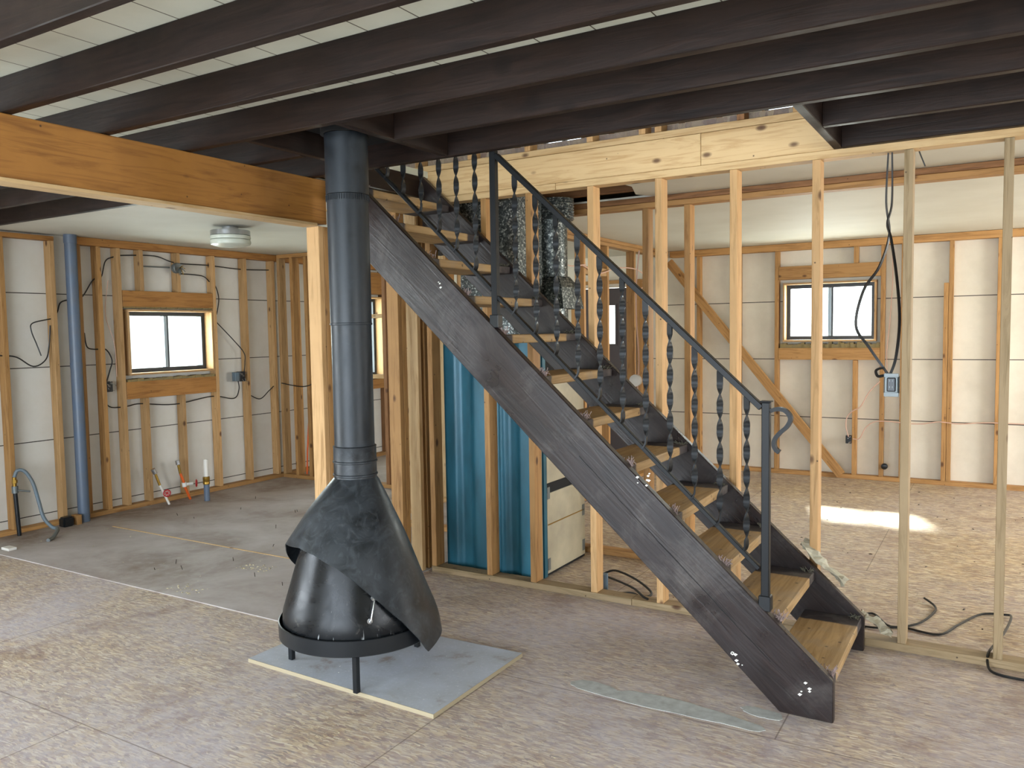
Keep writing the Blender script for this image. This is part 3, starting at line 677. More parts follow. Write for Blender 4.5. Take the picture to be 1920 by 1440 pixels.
for k in range(12):
    xn = XN - RUN * k; zt = Z1_ + RISE * k
    t = MB().box(-0.262, 0, 0, 0.776, -0.042, 0).bevel(.004).build('tread', 'tread', stc, loc=(xn, 3.3095, zt))
    tf = tuft_mesh(70 if k < 9 else 30, 0.04, 0.040).build('carpet_yarn', 'tuft', t, loc=(-0.035 + random.uniform(-.01, .015), 0.001, 0.0))
    tf['kind'] = 'stuff'; tf['label'] = 'pinkish tuft of torn carpet yarn'
    if k < 10:
        cb = tuft_mesh(34, 0.09, 0.022).build('carpet_backing', 'tuft2', t, loc=(-0.12, 0.003, 0.0)); cb['kind'] = 'stuff'
        cb2 = tuft_mesh(16, 0.02, 0.02).build('carpet_backing', 'tuft2', t, loc=(-0.03, 0.735, 0.0)); cb2['kind'] = 'stuff'

# ------------------------------------------------------------------ railing
YR = 3.292
rl = empty('stair_railing', (0, 0, 0), 'black wrought iron stair railing with twisted balusters and scroll end', 'railing')
def topr(x): return 1.213 - 0.930 * (x + 0.80)
def botr(x): return topr(x) - 0.662
def bar(name, x0, x1, f, w=.016, h=.008):
    return MB().sweep([(x0, YR, f(x0)), (x1, YR, f(x1))], [(-h, -w), (h, -w), (h, w), (-h, w)]).bevel(.002).build(name, 'rail', rl)
bar('handrail', -0.815, -2.048, topr, .017, .012)
bar('bottom_rail', -0.822, -2.048, botr, .012, .009)
topu = lambda x: botu(x) + 0.662
def botu(x): return 1.748 - 0.939 * (x + 2.081)
bar('bottom_rail', -2.078, -3.0, botu, .012, .009)
def newel(name, x, z0, z1, curl):
    n = MB().box(x - .016, x + .016, YR - .016, YR + .016, z0, z1).bevel(.003).build(name, 'rail', rl)
    MB().box(x - .024, x + .024, YR - .022, YR + .022, z0 - .012, z0 + .05).bevel(.003).build('base_bracket', 'blackmetal', n)
    if curl: MB().box(x - .022, x + .022, YR - .022, YR + .022, z1, z1 + .006).bevel(.002).build('newel_cap', 'rail', n)
    return n
n1 = newel('newel_post', -0.797, topz(-0.797) + .006, 1.250, True)
newel('newel_post', -2.063, topz(-2.063) + .006, 2.52, False)
scp = [(-0.780, 1.216), (-0.755, 1.224), (-0.728, 1.221), (-0.709, 1.205), (-0.703, 1.183), (-0.717, 1.155), (-0.743, 1.130), (-0.762, 1.104), (-0.766, 1.080), (-0.758, 1.062), (-0.745, 1.052)]
MB().sweep(catmull([(x, YR, z) for x, z in scp], 4), [(-.008, -.013), (.008, -.013), (.008, .013), (-.008, .013)]).build('scroll', 'rail', rl, True)
def baluster_mesh(L):
    n = 84; mb = MB(); pts = []; 
    for i in range(n + 1):
        z = L * i / n; x = 0.0
        if z < 0.035: x = -0.018 * (1 - z / 0.035) ** 2
        pts.append((x, 0, z))
    def tw(i):
        z = L * i / n; a, b_ = 0.05, L - 0.045
        return math.pi * 5.5 * min(max((z - a) / (b_ - a), 0), 1)
    return mb.sweep(pts, [(-.0035, -.013), (.0035, -.013), (.0035, .013), (-.0035, .013)], tw)
LB = 0.662 - 0.02
b0 = None
for i, x in enumerate([-0.875, -0.985, -1.092, -1.199, -1.308, -1.415, -1.522, -1.630, -1.737, -1.842, -1.95] + [-2.17, -2.278, -2.381, -2.491, -2.601, -2.70, -2.80]):
    f = botr if i < 11 else botu
    if b0 is None:
        b0 = baluster_mesh(LB).build('baluster', 'rail', rl, True, loc=(x, YR, f(x) + .008)); o = b0
    else:
        o = b0.copy(); COL.objects.link(o); o.parent = rl; o.location = (x, YR, f(x) + .008)
    o.rotation_euler = (0, 0, random.uniform(-.4, .4))

# ------------------------------------------------------------------ hearth board and cone fireplace
hb = MB().prism([(-3.035, 2.575), (-1.925, 2.545), (-1.925, 3.255), (-3.03, 3.22)], 'Z', 0.0, 0.018).build('hearth_board', 'hearth')
tag(hb, 'square plaster dusted board on the floor under the black cone fireplace', 'board')
eb = MB().prism([(-3.035, 2.5735), (-1.925, 2.5435), (-1.925, 2.5452), (-3.035, 2.5752)], 'Z', 0.0005, 0.0185).prism([(-1.9252, 2.5435), (-1.9235, 2.5435), (-1.9235, 3.255), (-1.9252, 3.255)], 'Z', 0.0005, 0.0185)
eb.build('board_edge', plain('pale_cut_board_edge', '#a2957a', 0.8), hb)['label'] = 'bare pale wood edge'
CX, CY = -2.52, 2.787
dv = Vector((-CX, -CY)).normalized(); sv = Vector((-dv.y, dv.x))
def interp(x, xs, ys):
    if x <= xs[0]: return ys[0]
    for i in range(len(xs) - 1):
        if x <= xs[i+1]: return ys[i] + (ys[i+1] - ys[i]) * (x - xs[i]) / (xs[i+1] - xs[i])
    return ys[-1]
def Rr(z): return interp(z, [0, .16, .20, .265, .35, .62, .887, .9], [.40, .378, .374, .362, .325, .225, .105, .095])
def Rl(z): return interp(z, [0, .3, .45, .605, .77, .9], [.68, .5, .415, .325, .21, .095])
def wf(t):
    if t > 90 or t < -170: return 0.0
    if t > -80: return (1 + math.cos((t + 80) / 170 * math.pi)) / 2
    return (1 + math.cos((-80 - t) / 90 * math.pi)) / 2
ES = [(-180, .26), (-150, .32), (-120, .47), (-100, .575), (-89, .611), (-56, .628), (-37, .610), (-17.5, .566), (-3.7, .513), (12.8, .421), (27.5, .323), (38, .232), (44.4, .163), (52, .168), (62, .172), (84, .168), (100, .175), (140, .20), (180, .26)]
def edge(t): return interp(t, [a for a, _ in ES], [c for _, c in ES])
fp = empty('cone_fireplace', (CX, CY, 0.018), 'black cone shaped freestanding fireplace on the hearth board', 'fireplace')
def cyl(t, r, z):
    a = math.radians(t); q = dv * math.cos(a) + sv * math.sin(a); return (q.x * r, q.y * r, z - 0.018)
def shell(Rf, zlo, zhi, nth, nz, thick, power=1.0):
    bm = bmesh.new(); grid = []
    for i in range(nth):
        t = -180 + 360 * i / nth
        col = []
        for j in range(nz + 1):
            z = zhi + (zlo(t) - zhi) * (j / nz) ** power
            col.append(bm.verts.new(cyl(t, Rf(t, z), z)))
        grid.append(col)
    for i in range(nth):
        for j in range(nz): bm.faces.new((grid[i][j], grid[i][j+1], grid[(i+1) % nth][j+1], grid[(i+1) % nth][j]))
    bmesh.ops.recalc_face_normals(bm, faces=bm.faces)
    r = bmesh.ops.solidify(bm, geom=list(bm.faces), thickness=thick)
    mb = MB(); mb.bm.free(); mb.bm = bm; return mb
def smoothR(f, h=.03): return lambda z: (f(z - h) + f(z) + f(z + h)) / 3 if z < .86 else f(z)
RrS, RlS = smoothR(Rr, .04), smoothR(Rl, .03)
shell(lambda t, z: RrS(z) * (1 - wf(t)) + RlS(z) * wf(t), edge, 0.90, 144, 34, 0.004).build('hood', 'hood', fp, True)
def Rout(t, z): return RrS(z) * (1 - wf(t)) + RlS(z) * wf(t)
def Rin(t, z): return min(interp(z, [.19, .30, .565, .72], [.342, .344, .262, .20]), Rout(t, z) - .012)
ins = shell(Rin, lambda t: .205, 0.70, 96, 14, 0.004).build('firebox_shell', 'shell', fp, True)
MB().lathe([(.02, .180), (.25, .183), (.353, .190), (.360, .195), (.361, .262), (.356, .264), (.355, .203), (.24, .191), (.02, .189)], -.002*sv.x, -.002*sv.y, 72).xf(Matrix.Translation((0, 0, -.018))).build('base_pan', 'blackmetal', fp, True)
for a in (-4, -112, 118):
    q = dv * math.cos(math.radians(a)) + sv * math.sin(math.radians(a)); r = .308 if a != -112 else .345
    MB().box(-.012, .012, -.012, .012, 0.0005, .164).bevel(.002).build('leg', 'blackmetal', fp, loc=(q.x * r, q.y * r, 0))
# pull handle on the firebox shell
def onin(t, z, e=.02): return Vector(cyl(t, Rin(t, z) + e, z))
ha, hb2 = onin(13, .475, .01), onin(9, .345, .012)
hd = MB().tube([onin(11, .425, .0), onin(11, .428, .03), onin(10.7, .42, .035), onin(7.4, .345, .035), onin(7, .335, .03), onin(7, .337, .0)], .0035, 8).build('pull_handle', 'chrome', fp, True)
hd['label'] = 'bent chrome wire handle'
for t_, z_ in ((11, .425), (7, .337)):
    c = onin(t_, z_, .004)
    MB().tube([c, c + (onin(t_, z_, .012) - c)], .012, 12).build('bracket', 'chrome', fp, True)
col_ = MB().lathe([(.082, .86), (.097, .86), (.097, .905), (.101, .908), (.101, .914), (.097, .917), (.097, .965), (.101, .968), (.101, .974), (.097, .977), (.097, 1.035), (.0985, 1.04), (.094, 1.043), (.082, 1.043)], 0, 0, 48, closed=True).xf(Matrix.Translation((0, 0, -.018))).build('flue_collar', 'hood', fp, True)

sp_ = empty('stove_pipe', (CX, CY, 1.0), 'black round stove pipe rising from the cone fireplace to the joists', 'pipe')
def sect(z0, z1, r, name='pipe_section'): return MB().lathe([(r - .004, z0), (r, z0), (r, z1), (r - .004, z1)], 0, 0, 48, closed=True).xf(Matrix.Translation((0, 0, -1.0))).build(name, 'pipe', sp_, True)
sect(1.0, 1.59, .0905); sect(1.592, 2.165, .0925); sect(2.167, 2.43, .0955)
MB().lathe([(.0965, 2.432), (.112, 2.432), (.112, 2.493), (.0965, 2.493)], 0, 0, 40, closed=True).xf(Matrix.Translation((0, 0, -1))).build('ceiling_collar', 'void', sp_, True)
cm = MB()
for k in range(56):
    a = 2*math.pi*k/56; cm.tube([(.0955*math.cos(a), .0955*math.sin(a), 1.138), (.0955*math.cos(a), .0955*math.sin(a), 1.163)], .0018, 4)
cm.build('crimped_joint', 'pipe', sp_, True)
MB().lathe([(.0925, 1.588), (.0945, 1.590), (.0945, 1.596), (.0925, 1.598)], 0, 0, 48, closed=True).xf(Matrix.Translation((0, 0, -1))).build('joint_ring', 'pipe', sp_, True)

# ------------------------------------------------------------------ furnace
fu = empty('furnace', (0, 0, 0), 'teal ribbed steel furnace with cream side panels behind the stair studs', 'furnace')
fx0, fx1, fy0, fy1, fh = -3.115, -2.405, 4.315, 4.93, 1.52
pts = []; n = 60
for i in range(n + 1):
    u = i / n; x = fx0 + (fx1 - fx0) * u
    def rib(c, w): return max(0, 1 - abs(u - c) / w)
    y = fy0 + 0.022 * (min(1, 2 * rib(.22, .10)) + min(1, 2 * rib(.55, .05)) + min(1, 2 * rib(.72, .08)))
    pts.append((x, y))
MB().prism(pts + [(fx1, fy0 + .06), (fx0, fy0 + .06)], 'Z', 0.012, fh).build('front_panel', 'teal', fu, True)
MB().box(fx0 + .004, fx1 - .004, fy0 + .061, fy1, 0.012, fh).build('cabinet_body', 'void', fu)
bx('side_panel', fx1 - .003, fx1 + .006, fy0 + .075, fy1 - .01, 0.03, 0.535, 'cream', fu); bx('side_panel', fx1 - .003, fx1 + .006, fy0 + .075, fy1 - .01, 0.60, 1.30, 'cream', fu)
bx('seam_strip', fx1 + .0065, fx1 + .0085, fy0 + .08, fy1 - .02, 0.335, 0.342, 'brass', fu, 0)
for (y, z) in ((4.40, .05), (4.89, .06), (4.89, .30), (4.40, .50)):
    bx('tape_patch', fx1 + .0065, fx1 + .0085, y - .012, y + .022, z, z + .075, 'greybox', fu, 0)
bx('corner_strip', fx1 - .002, fx1 + .008, fy0 + .03, fy0 + .07, 0.012, fh, 'teal', fu)
MB().prism([(fx0 + .02, fh), (fx1 - .03, fh), (-2.56, fh + .2), (-3.0, fh + .2)], 'Y', 4.36, 4.66).build('plenum_transition', 'galv', fu)
MB().box(-3.0, -2.56, 4.36, 4.66, fh + .2005, 2.40).bevel(.004).build('plenum_duct', 'galv', fu)
MB().box(-3.36, -3.001, 4.37, 4.64, 2.08, 2.385).build('branch_duct', 'void', fu)
FX, FY = -2.555, 4.80
fl = MB().lathe([(.093, 1.521), (.097, 1.521), (.097, 1.70), (.093, 1.70)], FX, FY, 32, closed=True); fl.build('flue_pipe', 'galv', fu, True)
bm = bmesh.new()
def ring(hw, z): return [bm.verts.new((FX + sx_ * hw, FY + sy_ * hw, z)) for sx_, sy_ in ((-1, -1), (1, -1), (1, 1), (-1, 1))]
r1, r2, r3 = ring(.150, 1.69), ring(.128, 1.83), ring(.08, 1.905)
for a_, b_ in ((r1, r2), (r2, r3)):
    for i in range(4): bm.faces.new((a_[i], a_[(i+1) % 4], b_[(i+1) % 4], b_[i]))
bm.faces.new(r3)
mb = MB(); mb.bm.free(); mb.bm = bm; mb.build('draft_hood', 'galv', fu)
fl = MB().lathe([(.092, 1.90), (.096, 1.90), (.096, 2.30), (.092, 2.30)], FX, FY, 32, closed=True); fl.build('flue_pipe', 'galv', fu, True)
ps = []
for i in range(9): ps += [(.118, 2.27 + i*.016), (.126, 2.278 + i*.016)]
fl = MB().lathe([(.10, 2.27)] + ps + [(.10, 2.41)], FX + .02, FY, 32, closed=True); fl.build('flexible_collar', 'galv', fu, True)

# ------------------------------------------------------------------ blue vent pipe
vp = empty('vent_pipe', (0, 0, 0), 'tall grey blue plastic vent pipe between the left studs', 'pipe')
MB().lathe([(.046, 0.0005), (.046, 2.33), (.050, 2.331), (.050, 2.401), (.02, 2.4015)], -6.60, 3.935, 32).build('pipe', 'bluepipe', vp, True)
MB().lathe([(.0462, 1.30), (.048, 1.30), (.048, 1.345), (.0462, 1.345)], -6.60, 3.935, 32, closed=True).build('coupling', 'bluepipe', vp, True)

# ------------------------------------------------------------------ plumbing stubs
def handwheel(c, nrm, par, mat='red', r=.03):
    mb = MB(); z = Vector(nrm).normalized(); q = z.to_track_quat('Z', 'Y').to_matrix().to_4x4()
    pts = [(r*math.cos(2*math.pi*k/20), r*math.sin(2*math.pi*k/20), 0) for k in range(21)]
    mb.tube(pts, .006, 6)
    for k in range(4):
        a = math.pi * k / 4; mb.tube([(-r*math.cos(a), -r*math.sin(a), 0), (r*math.cos(a), r*math.sin(a), 0)], .0035, 5)
    mb.xf(Matrix.Translation(c) @ q); return mb.build('handwheel', mat, par, True)
v1 = empty('water_valve_stub', (-6.54, 4.71, 0.006), 'white water stub with red handwheel, leaning by the left sill', 'pipe')
MB().tube([(0, 0, 0.001), (-.012, -.045, .12), (-.02, -.075, .19)], .011, 10).build('pipe', 'white', v1, True)
MB().tube([(-.02, -.075, .19), (-.035, -.105, .30)], .012, 10).build('brass_fitting', 'brass', v1, True)
MB().tube([(-.035, -.105, .30), (-.04, -.125, .345)], .02, 12).build('chrome_nut', 'chrome', v1, True)
handwheel((.03, -.04, .115), (1, -.4, 0), v1)
v2 = empty('water_valve_stub', (-6.56, 4.955, 0.006), 'orange water stub with red handwheel and chrome nut by the left sill', 'pipe')
MB().tube([(0, 0, 0.001), (-.01, -.05, .13)], .012, 10).build('pipe', 'orangepex', v2, True)
MB().tube([(-.012, -.05, .13), (-.012, -.055, .17)], .022, 10).tube([(-.01, -.05, .15), (.02, .02, .15)], .014, 8).build('valve_body', 'white', v2, True)
MB().tube([(-.012, -.055, .17), (-.02, -.085, .26)], .012, 10).build('pipe', 'orangepex', v2, True)
MB().tube([(-.02, -.085, .26), (-.025, -.10, .35)], .012, 10).build('brass_fitting', 'brass', v2, True)
MB().tube([(-.025, -.10, .345), (-.028, -.105, .385)], .021, 12).build('chrome_nut', 'chrome', v2, True)
handwheel((.03, .05, .15), (.7, .7, 0), v2, 'red', .032)
v3 = empty('drain_stub', (-6.36, 4.985, 0.006), 'upright drain stub, blue below and white above a yellow joint', 'pipe')
MB().lathe([(.026, .0005), (.026, .16)], 0, 0, 20).build('lower_pipe', 'bluepipe', v3, True)
MB().lathe([(.0265, .155), (.031, .16), (.031, .18), (.028, .185), (.031, .19), (.031, .225), (.022, .23)], 0, 0, 20).build('coupling', 'brass', v3, True)
MB().lathe([(.021, .225), (.021, .39), (.017, .39), (.017, .36)], 0, 0, 20).build('upper_pipe', 'white', v3, True)
v4 = empty('hose_bib', (-6.59, 3.40, 0.0), 'black standpipe with brass valve and drooping grey hose at far left', 'pipe')
MB().tube([(0, 0, .001), (-.01, -.01, .36)], .016, 10).build('pipe', 'blackmetal', v4, True)
MB().tube([(-.01, -.01, .345), (-.01, -.01, .40)], .024, 10).tube([(-.01, -.03, .375), (.03, .085, .345)], .007, 6).build('valve_body', 'greybox', v4, True)
MB().tube([(-.01, -.01, .40), (-.01, -.01, .47)], .015, 10).tube([(-.01, -.01, .425), (-.01, -.01, .45)], .021, 6).build('brass_fitting', 'brass', v4, True)
MB().tube([(-.01, -.01, .47), (0, .01, .52), (.03, .05, .51), (.08, .08, .42), (.13, .09, .28), (.17, .10, .15), (.22, .13, .075), (.26, .15, .06)], .014, 10, 5).build('hose', 'bluegrey', v4, True)
MB().tube([(.26, .15, .06), (.30, .13, .05), (.36, .06, .02), (.40, .0, .016)], .015, 8, 4).build('shutoff_fitting', 'greybox', v4, True)
pb = tag(MB().box(-.04, .04, -.045, .045, 0, .085).bevel(.012, 2).build('floor_junction_box', 'blackmetal', None, loc=(-6.56, 3.76, 0.0)), 'black box standing on the floor beside the blue vent pipe', 'electrical box')
tag(bx('wood_block', -6.60, -6.52, 3.825, 3.868, 0.0, 0.085, WD('orange', 'Z')), 'small upright wood block between black box and blue vent pipe', 'wood block')

# ------------------------------------------------------------------ ceiling lamp
cl = empty('ceiling_lamp', (-5.19, 4.385, 2.402), 'round ceiling lamp with frosted glass rings in the left bay', 'lamp')
MB().lathe([(.05, -.0005), (.062, -.004), (.062, -.03), (.05, -.034)], 0, 0, 32).build('canopy', 'chrome', cl, True)
MB().lathe([(.145, -.034), (.150, -.036), (.150, -.072), (.145, -.075), (.03, -.075), (.03, -.034)], 0, 0, 48, closed=True).build('metal_ring', 'chrome', cl, True)
MB().lathe([(.03, -.0755), (.150, -.076), (.153, -.09), (.148, -.104), (.03, -.106)], 0, 0, 48).build('glass_tier', 'frost', cl, True)
MB().lathe([(.03, -.1065), (.150, -.108), (.154, -.126), (.148, -.143), (.10, -.158), (.02, -.162)], 0, 0, 48).build('glass_diffuser', 'frost', cl, True)

# ------------------------------------------------------------------ cables
def cable(pts, r, label, mat='cable', name='cable', n=6, group=None, cat='cable', parent=None):
    o = MB().tube(pts, r, 6, n).build(name, mat, parent, True)
    if not parent: tag(o, label, cat, group)
    return o
LX = -6.715
def L(ps): return [(LX, y, z) for y, z in ps]
cable([(-6.70, 3.05, 1.44), (-6.70, 3.386, 1.422), (-6.69, 3.506, 1.405), (-6.68, 3.626, 1.327), (-6.69, 3.732, 1.375), (-6.70, 3.772, 1.483), (-6.70, 3.79, 1.657)], .0055, 'black cable looping low between the two leftmost studs')
cable([(-6.70, 3.797, 1.71), (-6.69, 3.645, 1.675), (-6.68, 3.625, 1.615), (-6.68, 3.661, 1.507), (-6.66, 3.682, 1.411)], .005, 'black cable end dangling beside the second stud from the left')
cable(L([(3.80, 1.73), (3.86, 1.76), (3.90, 1.85), (4.02, 1.88), (4.091, 1.906), (4.188, 2.046), (4.263, 2.072), (4.309, 2.213), (4.381, 2.255), (4.463, 2.275), (4.794, 2.294), (5.019, 2.244), (5.413, 2.243), (5.788, 2.227), (6.18, 2.241)]), .0055, 'black cable climbing right of the vent pipe and along the stud tops')
cable([(LX, 5.053, 2.145), (LX, 5.306, 2.137), (LX, 5.40, 2.08), (LX, 5.46, 2.05), (-6.69, 5.479, 1.919), (-6.69, 5.445, 1.759)], .0055, 'black cable from the round wall box to the right window stud')
cable([(-6.69, 5.44, 1.684), (-6.66, 5.629, 1.491), (-6.655, 5.739, 1.368), (-6.65, 5.741, 1.269), (-6.65, 5.72, 1.14)], .0055, 'black cable curving down to the switch box right of the window')
cable(L([(4.087, 1.593), (4.105, 1.474), (4.175, 1.45), (4.273, 1.447), (4.328, 1.352), (4.303, 1.259), (4.263, 1.153)]), .0055, 'black cable snaking down to the outlet box left of the window')
cable(L([(4.25, 1.10), (4.24, 1.003), (4.30, 0.935), (4.45, 0.931), (4.583, 0.943), (4.945, 0.907), (5.375, 0.95), (5.636, 0.908), (5.708, 0.996), (5.699, 1.09)]), .0055, 'black cable running below the left window between the two boxes')
cable([(-6.70, 5.826, 0.933), (-6.70, 5.966, 0.877), (-6.69, 6.08, 0.953), (-6.69, 6.15, 1.0)], .0055, 'black cable sagging toward the corner right of the left window')
cable([(-6.62, 6.20, 1.03), (-6.3, 6.19, 1.0), (-6.1, 6.19, 1.05)], .0055, 'black cable stub across the dark corner studs')
cable([(-6.72, 4.33, 2.05), (-6.72, 4.29, 1.75), (-6.72, 4.36, 1.5), (-6.72, 4.37, 1.2)], .003, 'thin grey wire hanging left of the left window', 'romex')
def ebox(name, label, loc, size, mat='blackmetal'):
    e = empty(name, loc, label, 'electrical box'); sx_, sy_, sz_ = size; w = .004
    mb = MB(); mb.box(-sx_, 0, -sy_/2, sy_/2, -sz_/2, sz_/2 ); mb.bevel(.003); mb.build('box', mat, e)
    for k in range(7):
        mb = MB(); p0 = Vector((0.001, random.uniform(-sy_/2.6, sy_/2.6), random.uniform(-sz_/2.6, sz_/2.6)))
        mb.tube([p0, p0 + Vector((.018, random.uniform(-.015, .015), random.uniform(-.01, .01))), p0 + Vector((.02, random.uniform(-.03, .03), random.uniform(-.03, .03)))], .0022, 5, 3)
        mb.build('wire_end', 'chrome', e, True)
    return e
ebox('outlet_box', 'black outlet box nailed left of the left window', (-6.672, 4.268, 1.12), (.05, .06, .09))
ebox('switch_box', 'grey and black switch box right of the left window', (-6.645, 5.70, 1.13), (.05, .075, .10))
MB().box(0, .05, 0, .05, 0, .09).bevel(.003).build('box_ear', 'bluegrey', bpy.data.objects['switch_box'], loc=(-.05, -.092, -.045))
rb2 = empty('round_junction_box', (-6.68, 4.985, 2.19), 'round metal junction box with wires above the left window', 'electrical box')
MB().lathe([(.045, 0), (.05, .005), (.05, .045), (.045, .05), (.012, .04)], 0, 0, 12).xf(Matrix.Rotation(H, 4, 'Y')).build('box', 'greybox', rb2, True)
for k in range(9):
    mb = MB(); a = random.uniform(0, 6.28); mb.tube([(.05, .01, 0), (.075, .02 * math.cos(a), .02 * math.sin(a)), (.08, .05 * math.cos(a), .05 * math.sin(a) - .02)], .0035, 5, 3)
    mb.build('wire_end', 'brass' if k % 2 else 'greybox', rb2, True)
tag(MB().tube([(-6.69, 4.648, 2.19), (-6.69, 4.93, 2.195)], .007, 8).build('conduit', 'greybox', None, True), 'thin grey conduit leading into the round metal junction box', 'conduit')
tag(MB().tube([(-6.385, 6.35, 0.62), (-6.40, 6.33, .3), (-6.42, 6.33, 0.01)], .009, 8).build('pex_pipe', 'orangepex', None, True), 'orange vertical water pipe in the dark corner studs', 'pipe')

# hanging outlet in the stud wall
ha_ = empty('hanging_outlet', (-0.44, 4.215, 1.27), 'loose outlet box dangling on two black cables right of the staircase', 'electrical box')
def rel(ps): return [(x + 0.44, y - 4.215, z - 1.27) for x, y, z in ps]
flat = [(-.003, -.006), (.003, -.006), (.003, .006), (-.003, .006)]
def fcable(ps): return MB().sweep(catmull(rel(ps), 7), flat, lambda i: i * .03).build('cable', 'cable', ha_, True)
fcable([(-0.467, 4.215, 2.349), (-0.473, 4.215, 2.125), (-0.459, 4.225, 1.974), (-0.499, 4.22, 1.827), (-0.568, 4.22, 1.716), (-0.600, 4.22, 1.55), (-0.542, 4.22, 1.447), (-0.475, 4.22, 1.345), (-0.452, 4.22, 1.31)])
fcable([(-0.450, 4.21, 2.349), (-0.448, 4.21, 2.12), (-0.465, 4.20, 2.023), (-0.448, 4.20, 1.947), (-0.423, 4.205, 1.772), (-0.408, 4.205, 1.572), (-0.422, 4.21, 1.397), (-0.448, 4.215, 1.31)])
fcable([(-0.455, 4.20, 1.316), (-0.475, 4.195, 1.345), (-0.505, 4.195, 1.335), (-0.497, 4.195, 1.308), (-0.470, 4.198, 1.312)])
MB().box(-.032, .034, -.022, .028, -.048, .042).bevel(.006).build('box', 'greybox', ha_)
ob = MB().box(-.017, .021, -.032, -.0222, -.034, .032).bevel(.004).build('receptacle', 'blackmetal', ha_)
for zc in (-.017, .013):
    for dx in (-.006, .006):
        MB().box(dx, dx + .003, -.0335, -.032, zc, zc + .010).build('slot', 'greybox', ob)
MB().box(-.03, .034, -.026, -.0225, .034, .052).bevel(.001).build('mounting_ear', 'greybox', ha_); MB().box(-.03, .034, -.026, -.0225, -.058, -.038).bevel(.001).build('mounting_ear', 'greybox', ha_)
cable([(-0.352, 4.275, 2.40), (-0.345, 4.29, 2.36), (-0.318, 4.30, 2.285)], .003, 'short black wire stub poking down beside a grey stud top')

cable([(-0.60, 4.60, .012), (-0.55, 4.638, 0.007), (-0.455, 4.483, 0.007), (-0.341, 4.589, 0.007), (-0.281, 4.801, 0.007), (-0.28, 4.916, 0.009), (-0.339, 5.005, 0.02)], .006, 'black cable end curled on the floor right of the stair foot')
cable([(-0.60, 4.42, .007), (-0.511, 4.427, 0.009), (-0.400, 4.497, 0.007), (-0.237, 4.477, 0.007), (-0.151, 4.691, 0.007), (-0.06, 4.902, 0.007), (0.049, 4.933, 0.012), (0.075, 4.88, 0.02), (0.045, 4.60, 0.03), (0.008, 4.36, .05), (-0.020, 4.22, .047), (-0.022, 4.15, .02), (-0.005, 4.10, .007), (0.056, 4.07, 0.007), (0.16, 4.069, 0.007)], .006, 'long black cable winding over the floor and sole plate at far right')
cable([(-2.12, 4.60, .012), (-2.043, 4.62, .04), (-1.862, 4.52, .035), (-1.72, 4.40, .012), (-1.73, 4.30, .012), (-1.80, 4.29, .03), (-1.88, 4.30, .012)], .007, 'thick black cable arching over floor boards under the stairs')
cable([(-2.13, 4.58, .012), (-1.977, 4.46, .035), (-1.80, 4.32, .05), (-1.70, 4.22, .046), (-1.66, 4.19, .046)], .007, 'black cable crossing the sole plate under the stairs')
tag(MB().box(-.05, .05, -.012, .03, 0, .10).bevel(.003).xf(Matrix.Rotation(.35, 4, 'Z')).build('steel_outlet_box', 'bluegrey', None, loc=(-2.02, 4.33, 0.0)), 'blue grey box standing on the floor under the stairs', 'electrical box')

YB = 8.735
cable([(-1.30, YB, 0.43), (-1.325, YB, 0.53), (-1.315, YB, 0.628), (-1.258, YB, 0.695), (-1.19, YB, 0.74), (-1.111, YB, 0.887), (-1.015, YB, 0.995)], .005, 'thin pinkish cable rising from the black box on the far wall', 'romex')
cable([(-1.26, YB, 0.41), (-1.195, YB, 0.42), (-1.132, YB, 0.539), (-1.01, YB, 0.600), (-0.678, YB, 0.586), (-0.495, YB, 0.615), (-0.316, YB, 0.603), (-0.055, YB, 0.625), (0.6, YB, 0.617)], .005, 'thin pinkish cable running level along the far wall studs', 'romex')
cable([(-0.96, 8.80, 1.10), (-0.965, 8.80, 1.3), (-0.94, 8.80, 1.6), (-0.92, 8.80, 2.0), (-0.93, 8.80, 2.33)], .004, 'thin pinkish cable running up right of the far window', 'romex')
ob3 = ebox('outlet_box', 'small black outlet box low on the far wall stud', (-1.30, 8.735, 0.40), (.05, .055, .08)); ob3.rotation_euler = (0, 0, -H)
cable([(-3.19, 6.55, 2.12), (-3.185, 6.9, 2.07), (-3.185, 7.3, 2.14), (-3.185, 7.8, 2.15), (-3.185, 8.1, 2.05), (-3.185, 7.8, 1.95), (-3.185, 7.55, 2.05)], .006, 'pinkish cable loops on the hall studs above the dark door', 'romex')
cable([(-3.10, 5.8, 2.20), (-3.12, 6.0, 2.12), (-3.18, 6.3, 2.10), (-3.185, 6.6, 2.13)], .006, 'pinkish cable crossing the hall studs beside the flue pipe', 'romex')
cable([(-2.041, 5.035, 2.062), (-2.062, 5.035, 1.854), (-2.063, 5.035, 1.609), (-2.048, 5.035, 1.327), (-2.067, 5.035, 1.0), (-2.06, 5.035, .7)], .005, 'pinkish cable hanging down beside the inner partition stud', 'romex')
tag(MB().lathe([(.035, 0), (.04, .01), (.04, .04), (.02, .05)], 0, 0, 14).xf(Matrix.Rotation(H, 4, 'X')).build('round_wall_box', 'white', None, True, loc=(-2.065, 5.045, 1.21)), 'small round white box on the inner partition stud', 'electrical box')
tag(MB().lathe([(.03, 0), (.03, .03), (.02, .035)], 0, 0, 12).xf(Matrix.Rotation(H, 4, 'X')).build('wall_stub', 'blackmetal', None, True, loc=(-0.965, 8.76, .15)), 'tiny black pipe stub low on the far wall', 'pipe')

